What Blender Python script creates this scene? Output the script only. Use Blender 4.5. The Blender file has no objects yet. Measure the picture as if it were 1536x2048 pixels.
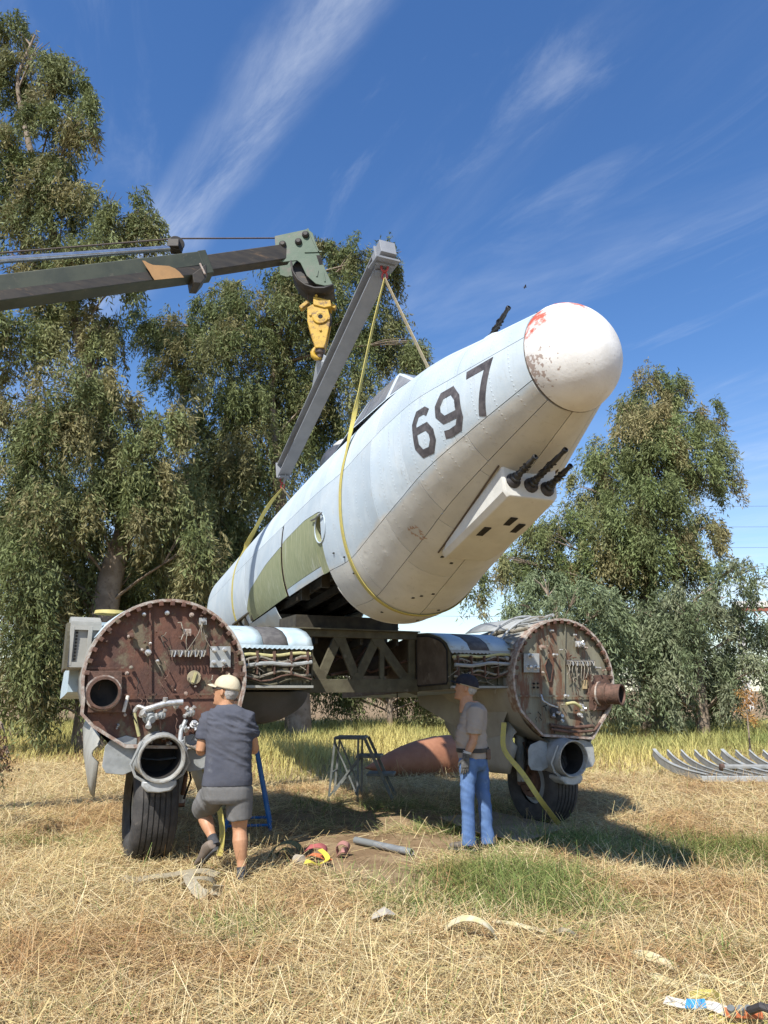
import bpy, bmesh, math, random
import numpy as np
from mathutils import Vector, Matrix, Euler, noise
R_ = math.radians
rng = np.random.default_rng(7); random.seed(7)
scene = bpy.context.scene; COL = scene.collection
# ---------------------------------------------------------------- camera
FPX, HZ, CH = 1450.0, 1380.0, 1.62
TH = math.atan((HZ-1024)/FPX); CT, ST = math.cos(TH), math.sin(TH)
cam = bpy.data.objects.new('camera', bpy.data.cameras.new('camera')); COL.objects.link(cam)
cam.location = (0, 0, CH); cam.rotation_euler = (math.pi/2+TH, 0, 0)
cam.data.sensor_fit = 'VERTICAL'; cam.data.sensor_height = 24; cam.data.lens = 24*FPX/2048
cam.data.clip_end = 3000; scene.camera = cam
# ---------------------------------------------------------------- sky and sun
SUN_AZ, SUN_EL = math.atan2(-.42, -.9075), R_(49)
w = bpy.data.worlds.new('World'); scene.world = w; w.use_nodes = True
nt = w.node_tree; nt.nodes.clear()
def N(t, **k):
    n = nt.nodes.new(t)
    for a, b in k.items(): setattr(n, a, b)
    return n
sky = N('ShaderNodeTexSky', sky_type='NISHITA', sun_disc=False, sun_elevation=SUN_EL, sun_rotation=SUN_AZ % (2*math.pi),
        air_density=1.15, dust_density=.25, ozone_density=2.4, altitude=300)
tc = N('ShaderNodeTexCoord'); sep = N('ShaderNodeSeparateXYZ'); nt.links.new(tc.outputs['Generated'], sep.inputs[0])
def M_(op, a, b=None, clamp=False):
    n = N('ShaderNodeMath', operation=op, use_clamp=clamp)
    for i, v in enumerate((a, b)):
        if v is None: continue
        if isinstance(v, (int, float)): n.inputs[i].default_value = v
        else: nt.links.new(v, n.inputs[i])
    return n.outputs[0]
zz = M_('MAXIMUM', sep.outputs[2], .03)
zz = M_('ADD', zz, .12)
cx = M_('DIVIDE', sep.outputs[0], zz); cy = M_('DIVIDE', sep.outputs[1], zz)
comb = N('ShaderNodeCombineXYZ'); nt.links.new(cx, comb.inputs[0]); nt.links.new(cy, comb.inputs[1])
def streak(rot, sc, scale, detail, rough, lo, hi, dist=.6):
    mp = N('ShaderNodeMapping', vector_type='TEXTURE'); mp.inputs['Rotation'].default_value = (0, 0, R_(rot)); mp.inputs['Scale'].default_value = (1/sc[0], 1/sc[1], 1)
    nt.links.new(comb.outputs[0], mp.inputs[0])
    no = N('ShaderNodeTexNoise'); nt.links.new(mp.outputs[0], no.inputs['Vector'])
    no.inputs['Scale'].default_value = scale; no.inputs['Detail'].default_value = detail; no.inputs['Roughness'].default_value = rough
    no.inputs['Distortion'].default_value = dist
    mr = N('ShaderNodeMapRange'); nt.links.new(no.outputs[0], mr.inputs[0])
    mr.inputs[1].default_value = lo; mr.inputs[2].default_value = hi; mr.interpolation_type = 'SMOOTHSTEP'
    return mr.outputs[0]
c1 = streak(-48, (.30, 1.5, 1), 1.2, 9, .62, .50, .84)
c2 = streak(-56, (.40, 1.5, 1), 3.0, 8, .65, .54, .86, 1.0)
# the one broad band of cirrus over the boom
bd = M_('ADD', M_('MULTIPLY', cx, .77), M_('MULTIPLY', cy, .637))
bn = N('ShaderNodeTexNoise'); nt.links.new(comb.outputs[0], bn.inputs['Vector']); bn.inputs['Scale'].default_value = 1.7; bn.inputs['Detail'].default_value = 7
bd = M_('ADD', bd, M_('MULTIPLY', M_('SUBTRACT', bn.outputs[0], .5), .22))
band = N('ShaderNodeMapRange', interpolation_type='SMOOTHSTEP'); nt.links.new(M_('ABSOLUTE', M_('SUBTRACT', bd, .43)), band.inputs[0])
band.inputs[1].default_value = .0; band.inputs[2].default_value = .085; band.inputs[3].default_value = 1; band.inputs[4].default_value = 0
fib = streak(-50, (.5, 2.6, 1), 2.6, 9, .68, .30, .80, .8)
c3 = M_('MULTIPLY', band.outputs[0], fib)
low = N('ShaderNodeMapRange', interpolation_type='SMOOTHSTEP'); nt.links.new(sep.outputs[2], low.inputs[0])
low.inputs[1].default_value = .42; low.inputs[2].default_value = .0; low.inputs[3].default_value = .0; low.inputs[4].default_value = 1
c4 = streak(-20, (.5, 1.2, 1), .9, 8, .6, .30, .75)
cl = M_('ADD', M_('ADD', M_('MULTIPLY', c1, .42), M_('MULTIPLY', c2, .22)), M_('ADD', M_('MULTIPLY', c3, .46), M_('MULTIPLY', M_('MULTIPLY', low.outputs[0], c4), .75)))
cl = M_('MINIMUM', cl, .85)
hs = N('ShaderNodeHueSaturation'); hs.inputs['Saturation'].default_value = 1.24; hs.inputs['Hue'].default_value = .508; hs.inputs['Value'].default_value = 1.75
nt.links.new(sky.outputs[0], hs.inputs['Color'])
mx = N('ShaderNodeMixRGB'); nt.links.new(cl, mx.inputs[0]); nt.links.new(hs.outputs[0], mx.inputs[1]); mx.inputs[2].default_value = (9.5, 10.2, 11.2, 1)
bg = N('ShaderNodeBackground'); bg.inputs[1].default_value = .072
nt.links.new(mx.outputs[0], bg.inputs[0]); wo = N('ShaderNodeOutputWorld'); nt.links.new(bg.outputs[0], wo.inputs[0])
sun = bpy.data.objects.new('sun', bpy.data.lights.new('sun', 'SUN')); COL.objects.link(sun)
sun.data.energy = 5.0; sun.data.angle = R_(.53); sun.data.color = (1, .965, .905)
sd = Vector((math.sin(SUN_AZ)*math.cos(SUN_EL), math.cos(SUN_AZ)*math.cos(SUN_EL), math.sin(SUN_EL)))
sun.rotation_euler = sd.to_track_quat('Z', 'Y').to_euler(); sun.location = sd*40
scene.view_settings.view_transform = 'Standard'; scene.view_settings.look = 'None'
scene.view_settings.exposure = .52; scene.view_settings.gamma = 1
# ---------------------------------------------------------------- helpers
def ray(px, py):
    a, b = (px-768)/FPX, (1024-py)/FPX
    return np.array([a, CT-b*ST, ST+b*CT])
def at(px, py, Y):
    r = ray(px, py); return np.array([0, 0, CH])+r*(Y/r[1])
def gnd(px, py, z=0.0):
    r = ray(px, py); return np.array([0, 0, CH])+r*((z-CH)/r[2])
class MB:
    def __init__(s): s.v = []; s.f = []
    def add(s, V, Fc):
        o = len(s.v); s.v += [tuple(map(float, p)) for p in V]; s.f += [tuple(o+i for i in q) for q in Fc]; return s
    def box(s, c, d, rot=None):
        c = np.array(c, float); h = np.array(d, float)/2
        P = np.array([(x, y, z) for x in (-1, 1) for y in (-1, 1) for z in (-1, 1)])*h
        if rot is not None: P = P@np.array(rot).T
        return s.add(P+c, [(0, 1, 3, 2), (4, 6, 7, 5), (0, 4, 5, 1), (2, 3, 7, 6), (0, 2, 6, 4), (1, 5, 7, 3)])
    def bar(s, a, b, wd, ht, up=(0, 0, 1), w2=None, h2=None):
        a, b = np.array(a, float), np.array(b, float); d = b-a; d /= np.linalg.norm(d)
        u = np.array(up, float); r = np.cross(d, u); r /= np.linalg.norm(r); u = np.cross(r, d)
        V = []
        for p, ww, hh in ((a, wd, ht), (b, w2 or wd, h2 or ht)):
            for i, j in ((-1, -1), (1, -1), (1, 1), (-1, 1)): V.append(p+r*ww/2*i+u*hh/2*j)
        return s.add(V, [(3, 2, 1, 0), (4, 5, 6, 7), (0, 1, 5, 4), (1, 2, 6, 5), (2, 3, 7, 6), (3, 0, 4, 7)])
    def tube(s, pts, rad, n=8, cap=True, hollow=0):
        pts = np.array(pts, float); m = len(pts)
        rad = np.full(m, rad) if np.isscalar(rad) else np.array(rad, float)
        T = np.gradient(pts, axis=0); T /= np.linalg.norm(T, axis=1)[:, None]+1e-12
        up = np.array([0, 0, 1.]) if abs(T[0, 2]) < .9 else np.array([1., 0, 0])
        r = np.cross(T[0], up); r /= np.linalg.norm(r); V = []
        for i in range(m):
            r = r-T[i]*(r@T[i]); r /= np.linalg.norm(r); q = np.cross(T[i], r)
            for k in range(n):
                a = 2*math.pi*k/n; V.append(pts[i]+rad[i]*(math.cos(a)*r+math.sin(a)*q))
        Fc = [(i*n+k, i*n+(k+1) % n, (i+1)*n+(k+1) % n, (i+1)*n+k) for i in range(m-1) for k in range(n)]
        if cap: Fc += [tuple(range(n-1, -1, -1)), tuple((m-1)*n+k for k in range(n))]
        return s.add(V, Fc)
    def loft(s, rings, cap0=True, cap1=True, close=True):
        n = len(rings[0]); V = [p for g in rings for p in g]
        Fc = [(i*n+k, i*n+(k+1) % n, (i+1)*n+(k+1) % n, (i+1)*n+k) for i in range(len(rings)-1) for k in range(n if close else n-1)]
        if cap0: Fc.append(tuple(range(n-1, -1, -1)))
        if cap1: Fc.append(tuple((len(rings)-1)*n+k for k in range(n)))
        return s.add(V, Fc)
    def lathe(s, prof, o, ax, n=24, cap0=False, cap1=False):
        o, ax = np.array(o, float), np.array(ax, float); ax /= np.linalg.norm(ax)
        up = np.array([0, 0, 1.]) if abs(ax[2]) < .9 else np.array([1., 0, 0])
        r = np.cross(ax, up); r /= np.linalg.norm(r); q = np.cross(ax, r)
        return s.loft([[o+ax*x+rr*(math.cos(2*math.pi*k/n)*r+math.sin(2*math.pi*k/n)*q) for k in range(n)] for x, rr in prof], cap0, cap1)
    def prism(s, poly, d):
        P = np.array(poly, float); n = len(P); d = np.array(d, float)
        return s.add(np.r_[P, P+d], [tuple(range(n-1, -1, -1)), tuple(range(n, 2*n))]+[(k, (k+1) % n, n+(k+1) % n, n+k) for k in range(n)])
    def ball(s, c, r, n=12, m=7, rot=None):
        c = np.array(c, float); r = np.array(r if not np.isscalar(r) else (r, r, r), float); V = [(0, 0, 1)]
        for i in range(1, m):
            for k in range(n):
                a, b = math.pi*i/m, 2*math.pi*k/n; V.append((math.sin(a)*math.cos(b), math.sin(a)*math.sin(b), math.cos(a)))
        V.append((0, 0, -1)); V = np.array(V)*r
        if rot is not None: V = V@np.array(rot).T
        Fc = [(0, 1+k, 1+(k+1) % n) for k in range(n)]
        for i in range(m-2):
            Fc += [(1+i*n+k, 1+(i+1)*n+k, 1+(i+1)*n+(k+1) % n, 1+i*n+(k+1) % n) for k in range(n)]
        e = len(V)-1; Fc += [(e, 1+(m-2)*n+(k+1) % n, 1+(m-2)*n+k) for k in range(n)]
        return s.add(V+c, Fc)
def link(o, parent=None):
    COL.objects.link(o)
    if parent: o.parent = parent
    return o
def obj(name, mb, m, parent=None, smooth=30, bevel=0, fix=True):
    me = bpy.data.meshes.new(name); me.from_pydata(mb.v, [], mb.f); me.materials.append(m)
    if fix:
        bm = bmesh.new(); bm.from_mesh(me); bmesh.ops.recalc_face_normals(bm, faces=bm.faces); bm.to_mesh(me); bm.free()
    if smooth:
        me.polygons.foreach_set('use_smooth', [True]*len(me.polygons)); me.set_sharp_from_angle(angle=R_(smooth))
    o = bpy.data.objects.new(name, me); link(o, parent)
    if bevel:
        b = o.modifiers.new('bevel', 'BEVEL'); b.width = bevel; b.segments = 2; b.limit_method = 'ANGLE'; b.angle_limit = R_(40)
    return o
def tag(o, label, cat, group=None):
    o['label'] = label; o['category'] = cat
    if group: o['group'] = group
    return o
def thing(name, label, cat, loc=(0, 0, 0), rot=(0, 0, 0), group=None):
    o = bpy.data.objects.new(name, None); link(o); o.location = [float(x) for x in loc]; o.rotation_euler = rot
    o.empty_display_size = .2
    return tag(o, label, cat, group)
def mat(name, c1, c2=None, rough=.6, metal=0, scale=8, bump=0, bscale=None, c3=None, f3=.62, s3=3, spec=.4, detail=6, stretch=None):
    m = bpy.data.materials.new(name); m.use_nodes = True; t = m.node_tree; b = t.nodes['Principled BSDF']
    b.inputs['Roughness'].default_value = rough; b.inputs['Metallic'].default_value = metal; b.inputs['Specular IOR Level'].default_value = spec
    tcn = t.nodes.new('ShaderNodeTexCoord'); vec = tcn.outputs['Object']
    if stretch:
        mp = t.nodes.new('ShaderNodeMapping'); mp.inputs['Scale'].default_value = stretch; t.links.new(vec, mp.inputs[0]); vec = mp.outputs[0]
    def noise(sc, det=detail, ro=.6):
        n = t.nodes.new('ShaderNodeTexNoise'); n.inputs['Scale'].default_value = sc; n.inputs['Detail'].default_value = det
        n.inputs['Roughness'].default_value = ro; t.links.new(vec, n.inputs['Vector']); return n.outputs[0]
    def ramp(x, lo, hi):
        r = t.nodes.new('ShaderNodeMapRange'); t.links.new(x, r.inputs[0]); r.inputs[1].default_value = lo; r.inputs[2].default_value = hi
        r.interpolation_type = 'SMOOTHSTEP'; return r.outputs[0]
    def mixc(fac, a, bb):
        x = t.nodes.new('ShaderNodeMixRGB'); t.links.new(fac, x.inputs[0])
        for i, v in ((1, a), (2, bb)):
            if isinstance(v, tuple): x.inputs[i].default_value = (*v, 1)
            else: t.links.new(v, x.inputs[i])
        return x.outputs[0]
    col = c1
    if c2: col = mixc(ramp(noise(scale), .35, .65), c1, c2)
    if c3: col = mixc(ramp(noise(s3, 9, .7), f3-.05, f3+.07), col, c3)
    if isinstance(col, tuple): b.inputs['Base Color'].default_value = (*col, 1)
    else: t.links.new(col, b.inputs['Base Color'])
    if bump:
        bn = t.nodes.new('ShaderNodeBump'); bn.inputs['Strength'].default_value = bump; bn.inputs['Distance'].default_value = .02
        t.links.new(noise(bscale or scale*4), bn.inputs['Height']); t.links.new(bn.outputs[0], b.inputs['Normal'])
    m['nt'] = 1
    return m
def attr_mat(name, rough=.8, trans=.0, spec=.1, var=.0):
    m = bpy.data.materials.new(name); m.use_nodes = True; t = m.node_tree; b = t.nodes['Principled BSDF']
    a = t.nodes.new('ShaderNodeAttribute'); a.attribute_name = 'tint'
    b.inputs['Roughness'].default_value = rough; b.inputs['Specular IOR Level'].default_value = spec
    t.links.new(a.outputs['Color'], b.inputs['Base Color'])
    if trans:
        tr = t.nodes.new('ShaderNodeBsdfTranslucent'); t.links.new(a.outputs['Color'], tr.inputs[0])
        ms = t.nodes.new('ShaderNodeMixShader'); ms.inputs[0].default_value = trans
        t.links.new(b.outputs[0], ms.inputs[1]); t.links.new(tr.outputs[0], ms.inputs[2]); t.links.new(ms.outputs[0], t.nodes['Material Output'].inputs[0])
    return m
def fast_mesh(name, V, nper, tri_idx, tints, m, parent=None, normals=None):
    """V (count,nper,3); tri_idx faces (as tuples) inside one piece; tints (count,3)"""
    n = len(V); me = bpy.data.meshes.new(name); me.vertices.add(n*nper); me.vertices.foreach_set('co', V.reshape(-1).astype(np.float32))
    sizes = [len(f) for f in tri_idx]; flat = np.concatenate([np.array(f) for f in tri_idx])
    L = (np.arange(n)[:, None]*nper+flat[None]).reshape(-1)
    me.loops.add(len(L)); me.loops.foreach_set('vertex_index', L.astype(np.int32))
    st = np.cumsum([0]+sizes[:-1]); S = (np.arange(n)[:, None]*sum(sizes)+st[None]).reshape(-1)
    me.polygons.add(len(S)); me.polygons.foreach_set('loop_start', S.astype(np.int32))
    me.update(calc_edges=True)
    at_ = me.color_attributes.new('tint', 'FLOAT_COLOR', 'POINT')
    c = np.ones((n, nper, 4), np.float32); c[:, :, :3] = tints[:, None, :]
    at_.data.foreach_set('color', c.reshape(-1)); me.materials.append(m)
    o = bpy.data.objects.new(name, me); return link(o, parent)
def vnoise(x, y, sc, seed):
    g = np.random.default_rng(seed).random((64, 64)); X, Y = x*sc+100, y*sc+100
    i, j = np.floor(X).astype(int), np.floor(Y).astype(int); a, b = X-i, Y-j; a = a*a*(3-2*a); b = b*b*(3-2*b)
    q = lambda p, r: g[p % 64, r % 64]
    return (q(i, j)*(1-a)+q(i+1, j)*a)*(1-b)+(q(i, j+1)*(1-a)+q(i+1, j+1)*a)*b
def fbm(x, y, sc, seed): return .55*vnoise(x, y, sc, seed)+.3*vnoise(x, y, sc*2.1, seed+1)+.15*vnoise(x, y, sc*4.3, seed+2)
# ---------------------------------------------------------------- ground
def hgt(x, y):
    return (fbm(np.asarray(x, float), np.asarray(y, float), .55, 3)-.5)*.10
def blob(x, y, cx, cy, rx, ry): return np.exp(-(((x-cx)/rx)**2+((y-cy)/ry)**2))
def dirt_f(x, y):
    d = 1.0*blob(x, y, -.25, 7.6, .9, .9)+.6*blob(x, y, .5, 8.4, 1.1, .5)+.6*blob(x, y, .15, 6.6, .55, .5)+.8*blob(x, y, 3.1, 8.55, .9, .22)+.8*blob(x, y, -.2, 9.8, 2.4, 1.3)+.5*blob(x, y, -1.6, 8.2, 1.0, .5)
    return np.clip(d*1.55+(fbm(x, y, 1.5, 21)-.5)*1.3-.36, 0, 1)
def green_f(x, y):
    g = 1.5*blob(x, y, .95, 6.9, 1.0, .6)+1.2*blob(x, y, 3.5, 8.2, 1.6, .65)+1.0*blob(x, y, 2.0, 8.6, 1.2, .5)+.75*blob(x, y, .5, 10.4, 2.6, 1.1)+.35*blob(x, y, 1.4, 6.0, .6, .4)+.45*blob(x, y, -4.2, 8.6, 1.2, .5)+.5*blob(x, y, 2.2, 5.2, .7, .35)+.4*blob(x, y, -1.0, 5.6, .5, .3)+.6*blob(x, y, .3, 6.0, .6, .35)+.8*blob(x, y, .3, 9.2, 1.6, .7)+.55*blob(x, y, 4.5, 7.2, 1.0, .5)+.45*blob(x, y, 1.6, 6.2, .8, .3)
    return np.clip(g*1.1+(fbm(x, y, .9, 31)-.5)*1.3-.30, 0, 1)
gx = np.unique(np.concatenate([np.linspace(-9, 9, 73), np.array([-600, -200, -80, -40, -25, -16, -12, 12, 16, 25, 40, 80, 200, 600])]))
gy = np.unique(np.concatenate([np.linspace(-2, 16, 73), np.array([-60, -20, -8, -4, 18, 22, 28, 36, 50, 90, 200, 500, 1200])]))
X, Y = np.meshgrid(gx, gy); Z = hgt(X, Y)
Z = np.where((abs(X) < 40) & (Y < 40), Z, -.02)
g = MB(); nx, ny = len(gx), len(gy)
g.v = [tuple(p) for p in np.stack([X, Y, Z], -1).reshape(-1, 3)]
g.f = [(j*nx+i, j*nx+i+1, (j+1)*nx+i+1, (j+1)*nx+i) for j in range(ny-1) for i in range(nx-1)]
gm = mat('ground_soil', (.225, .15, .085), (.32, .23, .135), rough=.95, scale=2.2, bump=.8, bscale=55, c3=(.15, .10, .055), f3=.58, s3=11, spec=.1)
go = obj('ground', g, gm, smooth=80, fix=False); go['kind'] = 'structure'
# ---------------------------------------------------------------- straw and grass
def blades(name, x, y, L, wd, lean, tint, lift, m, curl=.5, straight=False):
    n = len(x); az = rng.uniform(0, 2*math.pi, n); d = np.stack([np.cos(az), np.sin(az)], 1); p = np.stack([-d[:, 1], d[:, 0]], 1)
    z0 = hgt(x, y)+lift; V = np.zeros((n, 5, 3)); ce, se = np.cos(lean), np.sin(lean)
    ce2 = np.cos(np.maximum(lean-curl*rng.uniform(.2, 1.2, n), -.25)); se2 = np.sin(np.maximum(lean-curl*rng.uniform(.2, 1.2, n), -.15))
    b = np.stack([x, y, z0], 1); W = (p*wd[:, None]/2)
    # blades twist, so their faces catch the light differently
    tz = rng.uniform(-.6, .6, n)*wd
    side = np.stack([W[:, 0], W[:, 1], tz*.5], 1)
    h = L*.5; mid = b+np.stack([d[:, 0]*ce*h, d[:, 1]*ce*h, se*h], 1); tip = mid+np.stack([d[:, 0]*ce2*h, d[:, 1]*ce2*h, se2*h], 1)
    tip[:, 2] = np.maximum(tip[:, 2], hgt(tip[:, 0], tip[:, 1])+.004)
    V[:, 0] = b-side; V[:, 1] = b+side; V[:, 2] = mid+side*.9; V[:, 3] = mid-side*.9; V[:, 4] = tip
    if straight:
        tip = b+np.stack([d[:, 0]*ce*L, d[:, 1]*ce*L, se*L], 1); tip[:, 2] = np.maximum(tip[:, 2], hgt(tip[:, 0], tip[:, 1])+.004)
        V = np.stack([b-side, b+side, tip+side*.6, tip-side*.6], 1); o = fast_mesh(name, V, 4, [(0, 1, 2, 3)], tint, m)
    else: o = fast_mesh(name, V, 5, [(0, 1, 2, 3), (3, 2, 4)], tint, m)
    o['kind'] = 'stuff'; return o
gmat = attr_mat('grass_blades', .75, .22, .15)
def scatter(n, y0, y1, pw, half=.62, pad=.6):
    u = rng.random(n); y = (y0**pw+u*(y1**pw-y0**pw))**(1/pw); x = rng.uniform(-1, 1, n)*(half*y+pad); return x, y
STRAW = np.array([(.70, .55, .28), (.80, .67, .40), (.60, .44, .21), (.66, .54, .26), (.48, .31, .15), (.76, .63, .35)])
GREEN = np.array([(.19, .26, .075), (.26, .32, .10), (.15, .21, .06), (.33, .35, .12)])
def tints(n, gf, pat=None):
    t = STRAW[rng.integers(0, 6, n)]; gsel = rng.random(n) < gf; t[gsel] = GREEN[rng.integers(0, 4, gsel.sum())]
    t = t*rng.uniform(.72, 1.12, n)[:, None]
    if pat is not None:      # older, browner mats of straw
        b = np.clip((pat-.5)*5, 0, 1)[:, None]; t = t*(1-b)+t*b*np.array([[.78, .66, .60]])
    return t
x, y = scatter(400000, 2.0, 24, .6)
df, gf = dirt_f(x, y), green_f(x, y)
thick = fbm(x, y, 1.1, 55)
k = rng.random(len(x)) < np.clip(1.02-1.1*df, .025, 1)*np.clip(.45+1.2*thick, .3, 1); x, y, gf, thick = x[k], y[k], gf[k], thick[k]; n = len(x)
gsel = gf*.9+.035
L = rng.uniform(.05, .30, n)**1.0*(1+.02*y); wd = rng.uniform(.0014, .0038, n)*(1+.07*y)
o = blades('dry_straw', x, y, L, wd, rng.normal(.10, .16, n)+np.where(rng.random(n) < .10, rng.uniform(.2, .8, n), 0)+gf*.25, tints(n, gsel, fbm(x, y, .8, 140)), rng.uniform(.002, .05, n)*np.clip(thick*1.7, .3, 1.3), gmat, straight=True)
tag(o, 'matted dry straw lying over the mown field', 'straw')
# upright green tufts inside the straw
x, y = scatter(60000, 2.5, 16, .7); gf = green_f(x, y); k = rng.random(len(x)) < gf*1.1*np.clip(1-dirt_f(x, y), .1, 1)+.012; x, y, gf = x[k], y[k], gf[k]; n = len(x)
o = blades('green_grass', x, y, rng.uniform(.07, .22, n), rng.uniform(.003, .006, n)*(1+.05*y), rng.uniform(.35, 1.3, n), tints(n, .85), 0, gmat, .9)
tag(o, 'short green grass sprouting through the straw', 'grass')
# tall standing grass beyond the mown strip
x, y = scatter(88000, 11.5, 36, 1.0, .60, 1)
edge = 15.2+2.8*(fbm(x, y*0, .35, 77)-.5)*2-2.2*blob(x, 0*x, -.6, 0, 2.3, 1)
k = y > edge+rng.exponential(1.2, len(x)); x, y, edge = x[k], y[k], edge[k]; n = len(x); hh = (.28+.62*fbm(x, y, .5, 91))*np.clip((y-edge)/5+.25, .25, 1)
yel = np.clip(fbm(x, y, .35, 17)*1.6-.25+.35*blob(x, y, 0, 17, 5, 4), 0, 1)
t = np.array([(.22, .27, .085)])*(1-yel[:, None])+np.array([(.60, .51, .18)])*yel[:, None]; t = t*rng.uniform(.65, 1.25, n)[:, None]
o = blades('tall_grass', x, y, hh*rng.uniform(.5, 1.05, n), rng.uniform(.007, .015, n)*(1+.01*y), rng.uniform(.9, 1.5, n), t, 0, gmat, .7)
tag(o, 'tall yellow green grass standing along the field edge', 'grass')
# ---------------------------------------------------------------- trees
leafm = attr_mat('foliage', .62, .28, .2)
bark = mat('bark', (.20, .15, .105), (.30, .24, .18), rough=.9, scale=3, bump=.6, bscale=18, c3=(.11, .08, .055), f3=.6, s3=5)
def make_tree(name, label, Y, trunk, lobes, palette, lai=5.0, leaf=(.20, .043), strand=(.5, 1.45), cat='tree', deep=.75, limbs=True, droop=1.0):
    base = at(trunk[0][0], trunk[0][1], Y); base[2] = 0
    root = thing(name, label, cat, base)
    tb = MB()
    P = [base*0-np.array([0, 0, .3])]+[at(px, py, Y+dy)-base for px, py, rr, dy in trunk[1:]]; rr = [trunk[0][2]*1.25]+[q[2] for q in trunk[1:]]
    # smooth the trunk
    P = np.array(P); tt = np.linspace(0, len(P)-1, len(P)*4); PP = np.stack([np.interp(tt, range(len(P)), P[:, i]) for i in range(3)], 1)
    PP[1:-1] = (PP[:-2]+PP[1:-1]*2+PP[2:])/4
    tb.tube(PP, np.interp(tt, range(len(P)), rr), 10)
    Vs, Ts = [], []
    pal = np.array(palette)
    for px, py, rx, ry, *dy in lobes:
        dy = dy[0] if dy else rng.uniform(-1.2, 1.2)
        c = at(px, py, Y+dy); zc = c[1]*CT+(c[2]-CH)*ST; ax, az = 1.06*rx/FPX*zc, 1.06*ry/FPX*zc; ay = deep*ax; c = c-base
        if limbs:
            j = np.argmin(np.linalg.norm(PP-(c-np.array([0, 0, az*1.2])), axis=1)+np.maximum(0, PP[:, 2]-c[2])*2)
            q0 = PP[j]; q1 = (q0+c)/2+np.array([0, 0, .12*np.linalg.norm(c-q0)]); e = c+np.array([0, 0, az*.15])
            s = np.linspace(0, 1, 7)[:, None]; cur = (1-s)**2*q0+2*s*(1-s)*q1+s**2*e
            r0 = max(.02, min(.07, .012*np.linalg.norm(c-q0)+.015)); tb.tube(cur, np.linspace(r0, .015, 7), 6)
            for _ in range(5):
                dv = rng.normal(0, 1, 3); dv[2] = abs(dv[2])*.6; tip = e+dv/np.linalg.norm(dv)*np.array([ax, ay, az])*.55
                tb.tube([cur[4], (cur[4]+tip)/2+np.array([0, 0, .1]), tip], [.022, .015, .006], 5)
        area = math.pi*ax*az; nl = int(area*lai/(leaf[0]*leaf[1]*.62)); per = 26; ns = max(6, nl//per)
        # sub-clumps inside the lobe give light and dark masses
        ncl = max(7, int(area*2.6)); dv = rng.normal(0, 1, (ncl, 3)); dv /= np.linalg.norm(dv, axis=1)[:, None]
        cen = dv*(rng.random(ncl)**.45)[:, None]*.92
        ci = rng.integers(0, ncl, ns); cr = rng.uniform(.14, .40, ncl)
        q = cen[ci]+rng.normal(0, 1, (ns, 3))*cr[ci][:, None]*.6; q[:, 2] += .12
        o_ = c+q*np.array([ax, ay, az])
        ln = rng.uniform(*strand, ns); out = q*np.array([1, 1, .2]); out /= np.linalg.norm(out, axis=1)[:, None]+1e-6
        s = np.sort(rng.random((ns, per)), 1)
        pos = o_[:, None]+out[:, None]*(s*ln[:, None]*.30)[..., None]; pos[..., 2] -= (s**1.4)*ln[:, None]*.9*droop
        pos += rng.normal(0, .055, pos.shape)
        d = rng.normal(0, 1, pos.shape)*.62+out[:, None]*.35; d[..., 2] -= .85*droop; d /= np.linalg.norm(d, axis=2)[..., None]
        a = rng.normal(0, 1, pos.shape); sd_ = np.cross(d, a); sd_ /= np.linalg.norm(sd_, axis=2)[..., None]
        LL = leaf[0]*rng.uniform(.6, 1.25, s.shape)[..., None]; WW = leaf[1]*rng.uniform(.7, 1.3, s.shape)[..., None]
        V = np.stack([pos, pos+d*LL*.45+sd_*WW/2, pos+d*LL, pos+d*LL*.45-sd_*WW/2], 2).reshape(-1, 4, 3)
        ctint = pal[rng.integers(0, len(pal), ncl)]*rng.uniform(.85, 1.15, ncl)[:, None]
        T = np.repeat(ctint[ci], per, 0)*rng.uniform(.7, 1.3, ns*per)[:, None]
        Vs.append(V); Ts.append(T)
    fast_mesh('crown', np.concatenate(Vs), 4, [(0, 1, 2, 3)], np.concatenate(Ts), leafm, root)
    obj('trunk', tb, bark, root, 60, fix=False)
    return root
OLIVE = [(.165, .19, .075), (.20, .22, .09), (.14, .165, .062), (.235, .235, .105), (.18, .205, .085), (.24, .215, .10)]
DARK = [(.145, .175, .066), (.175, .20, .08), (.125, .15, .056), (.21, .215, .095)]
GREY = [(.22, .25, .14), (.19, .225, .12), (.25, .27, .16), (.165, .20, .10)]
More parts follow.
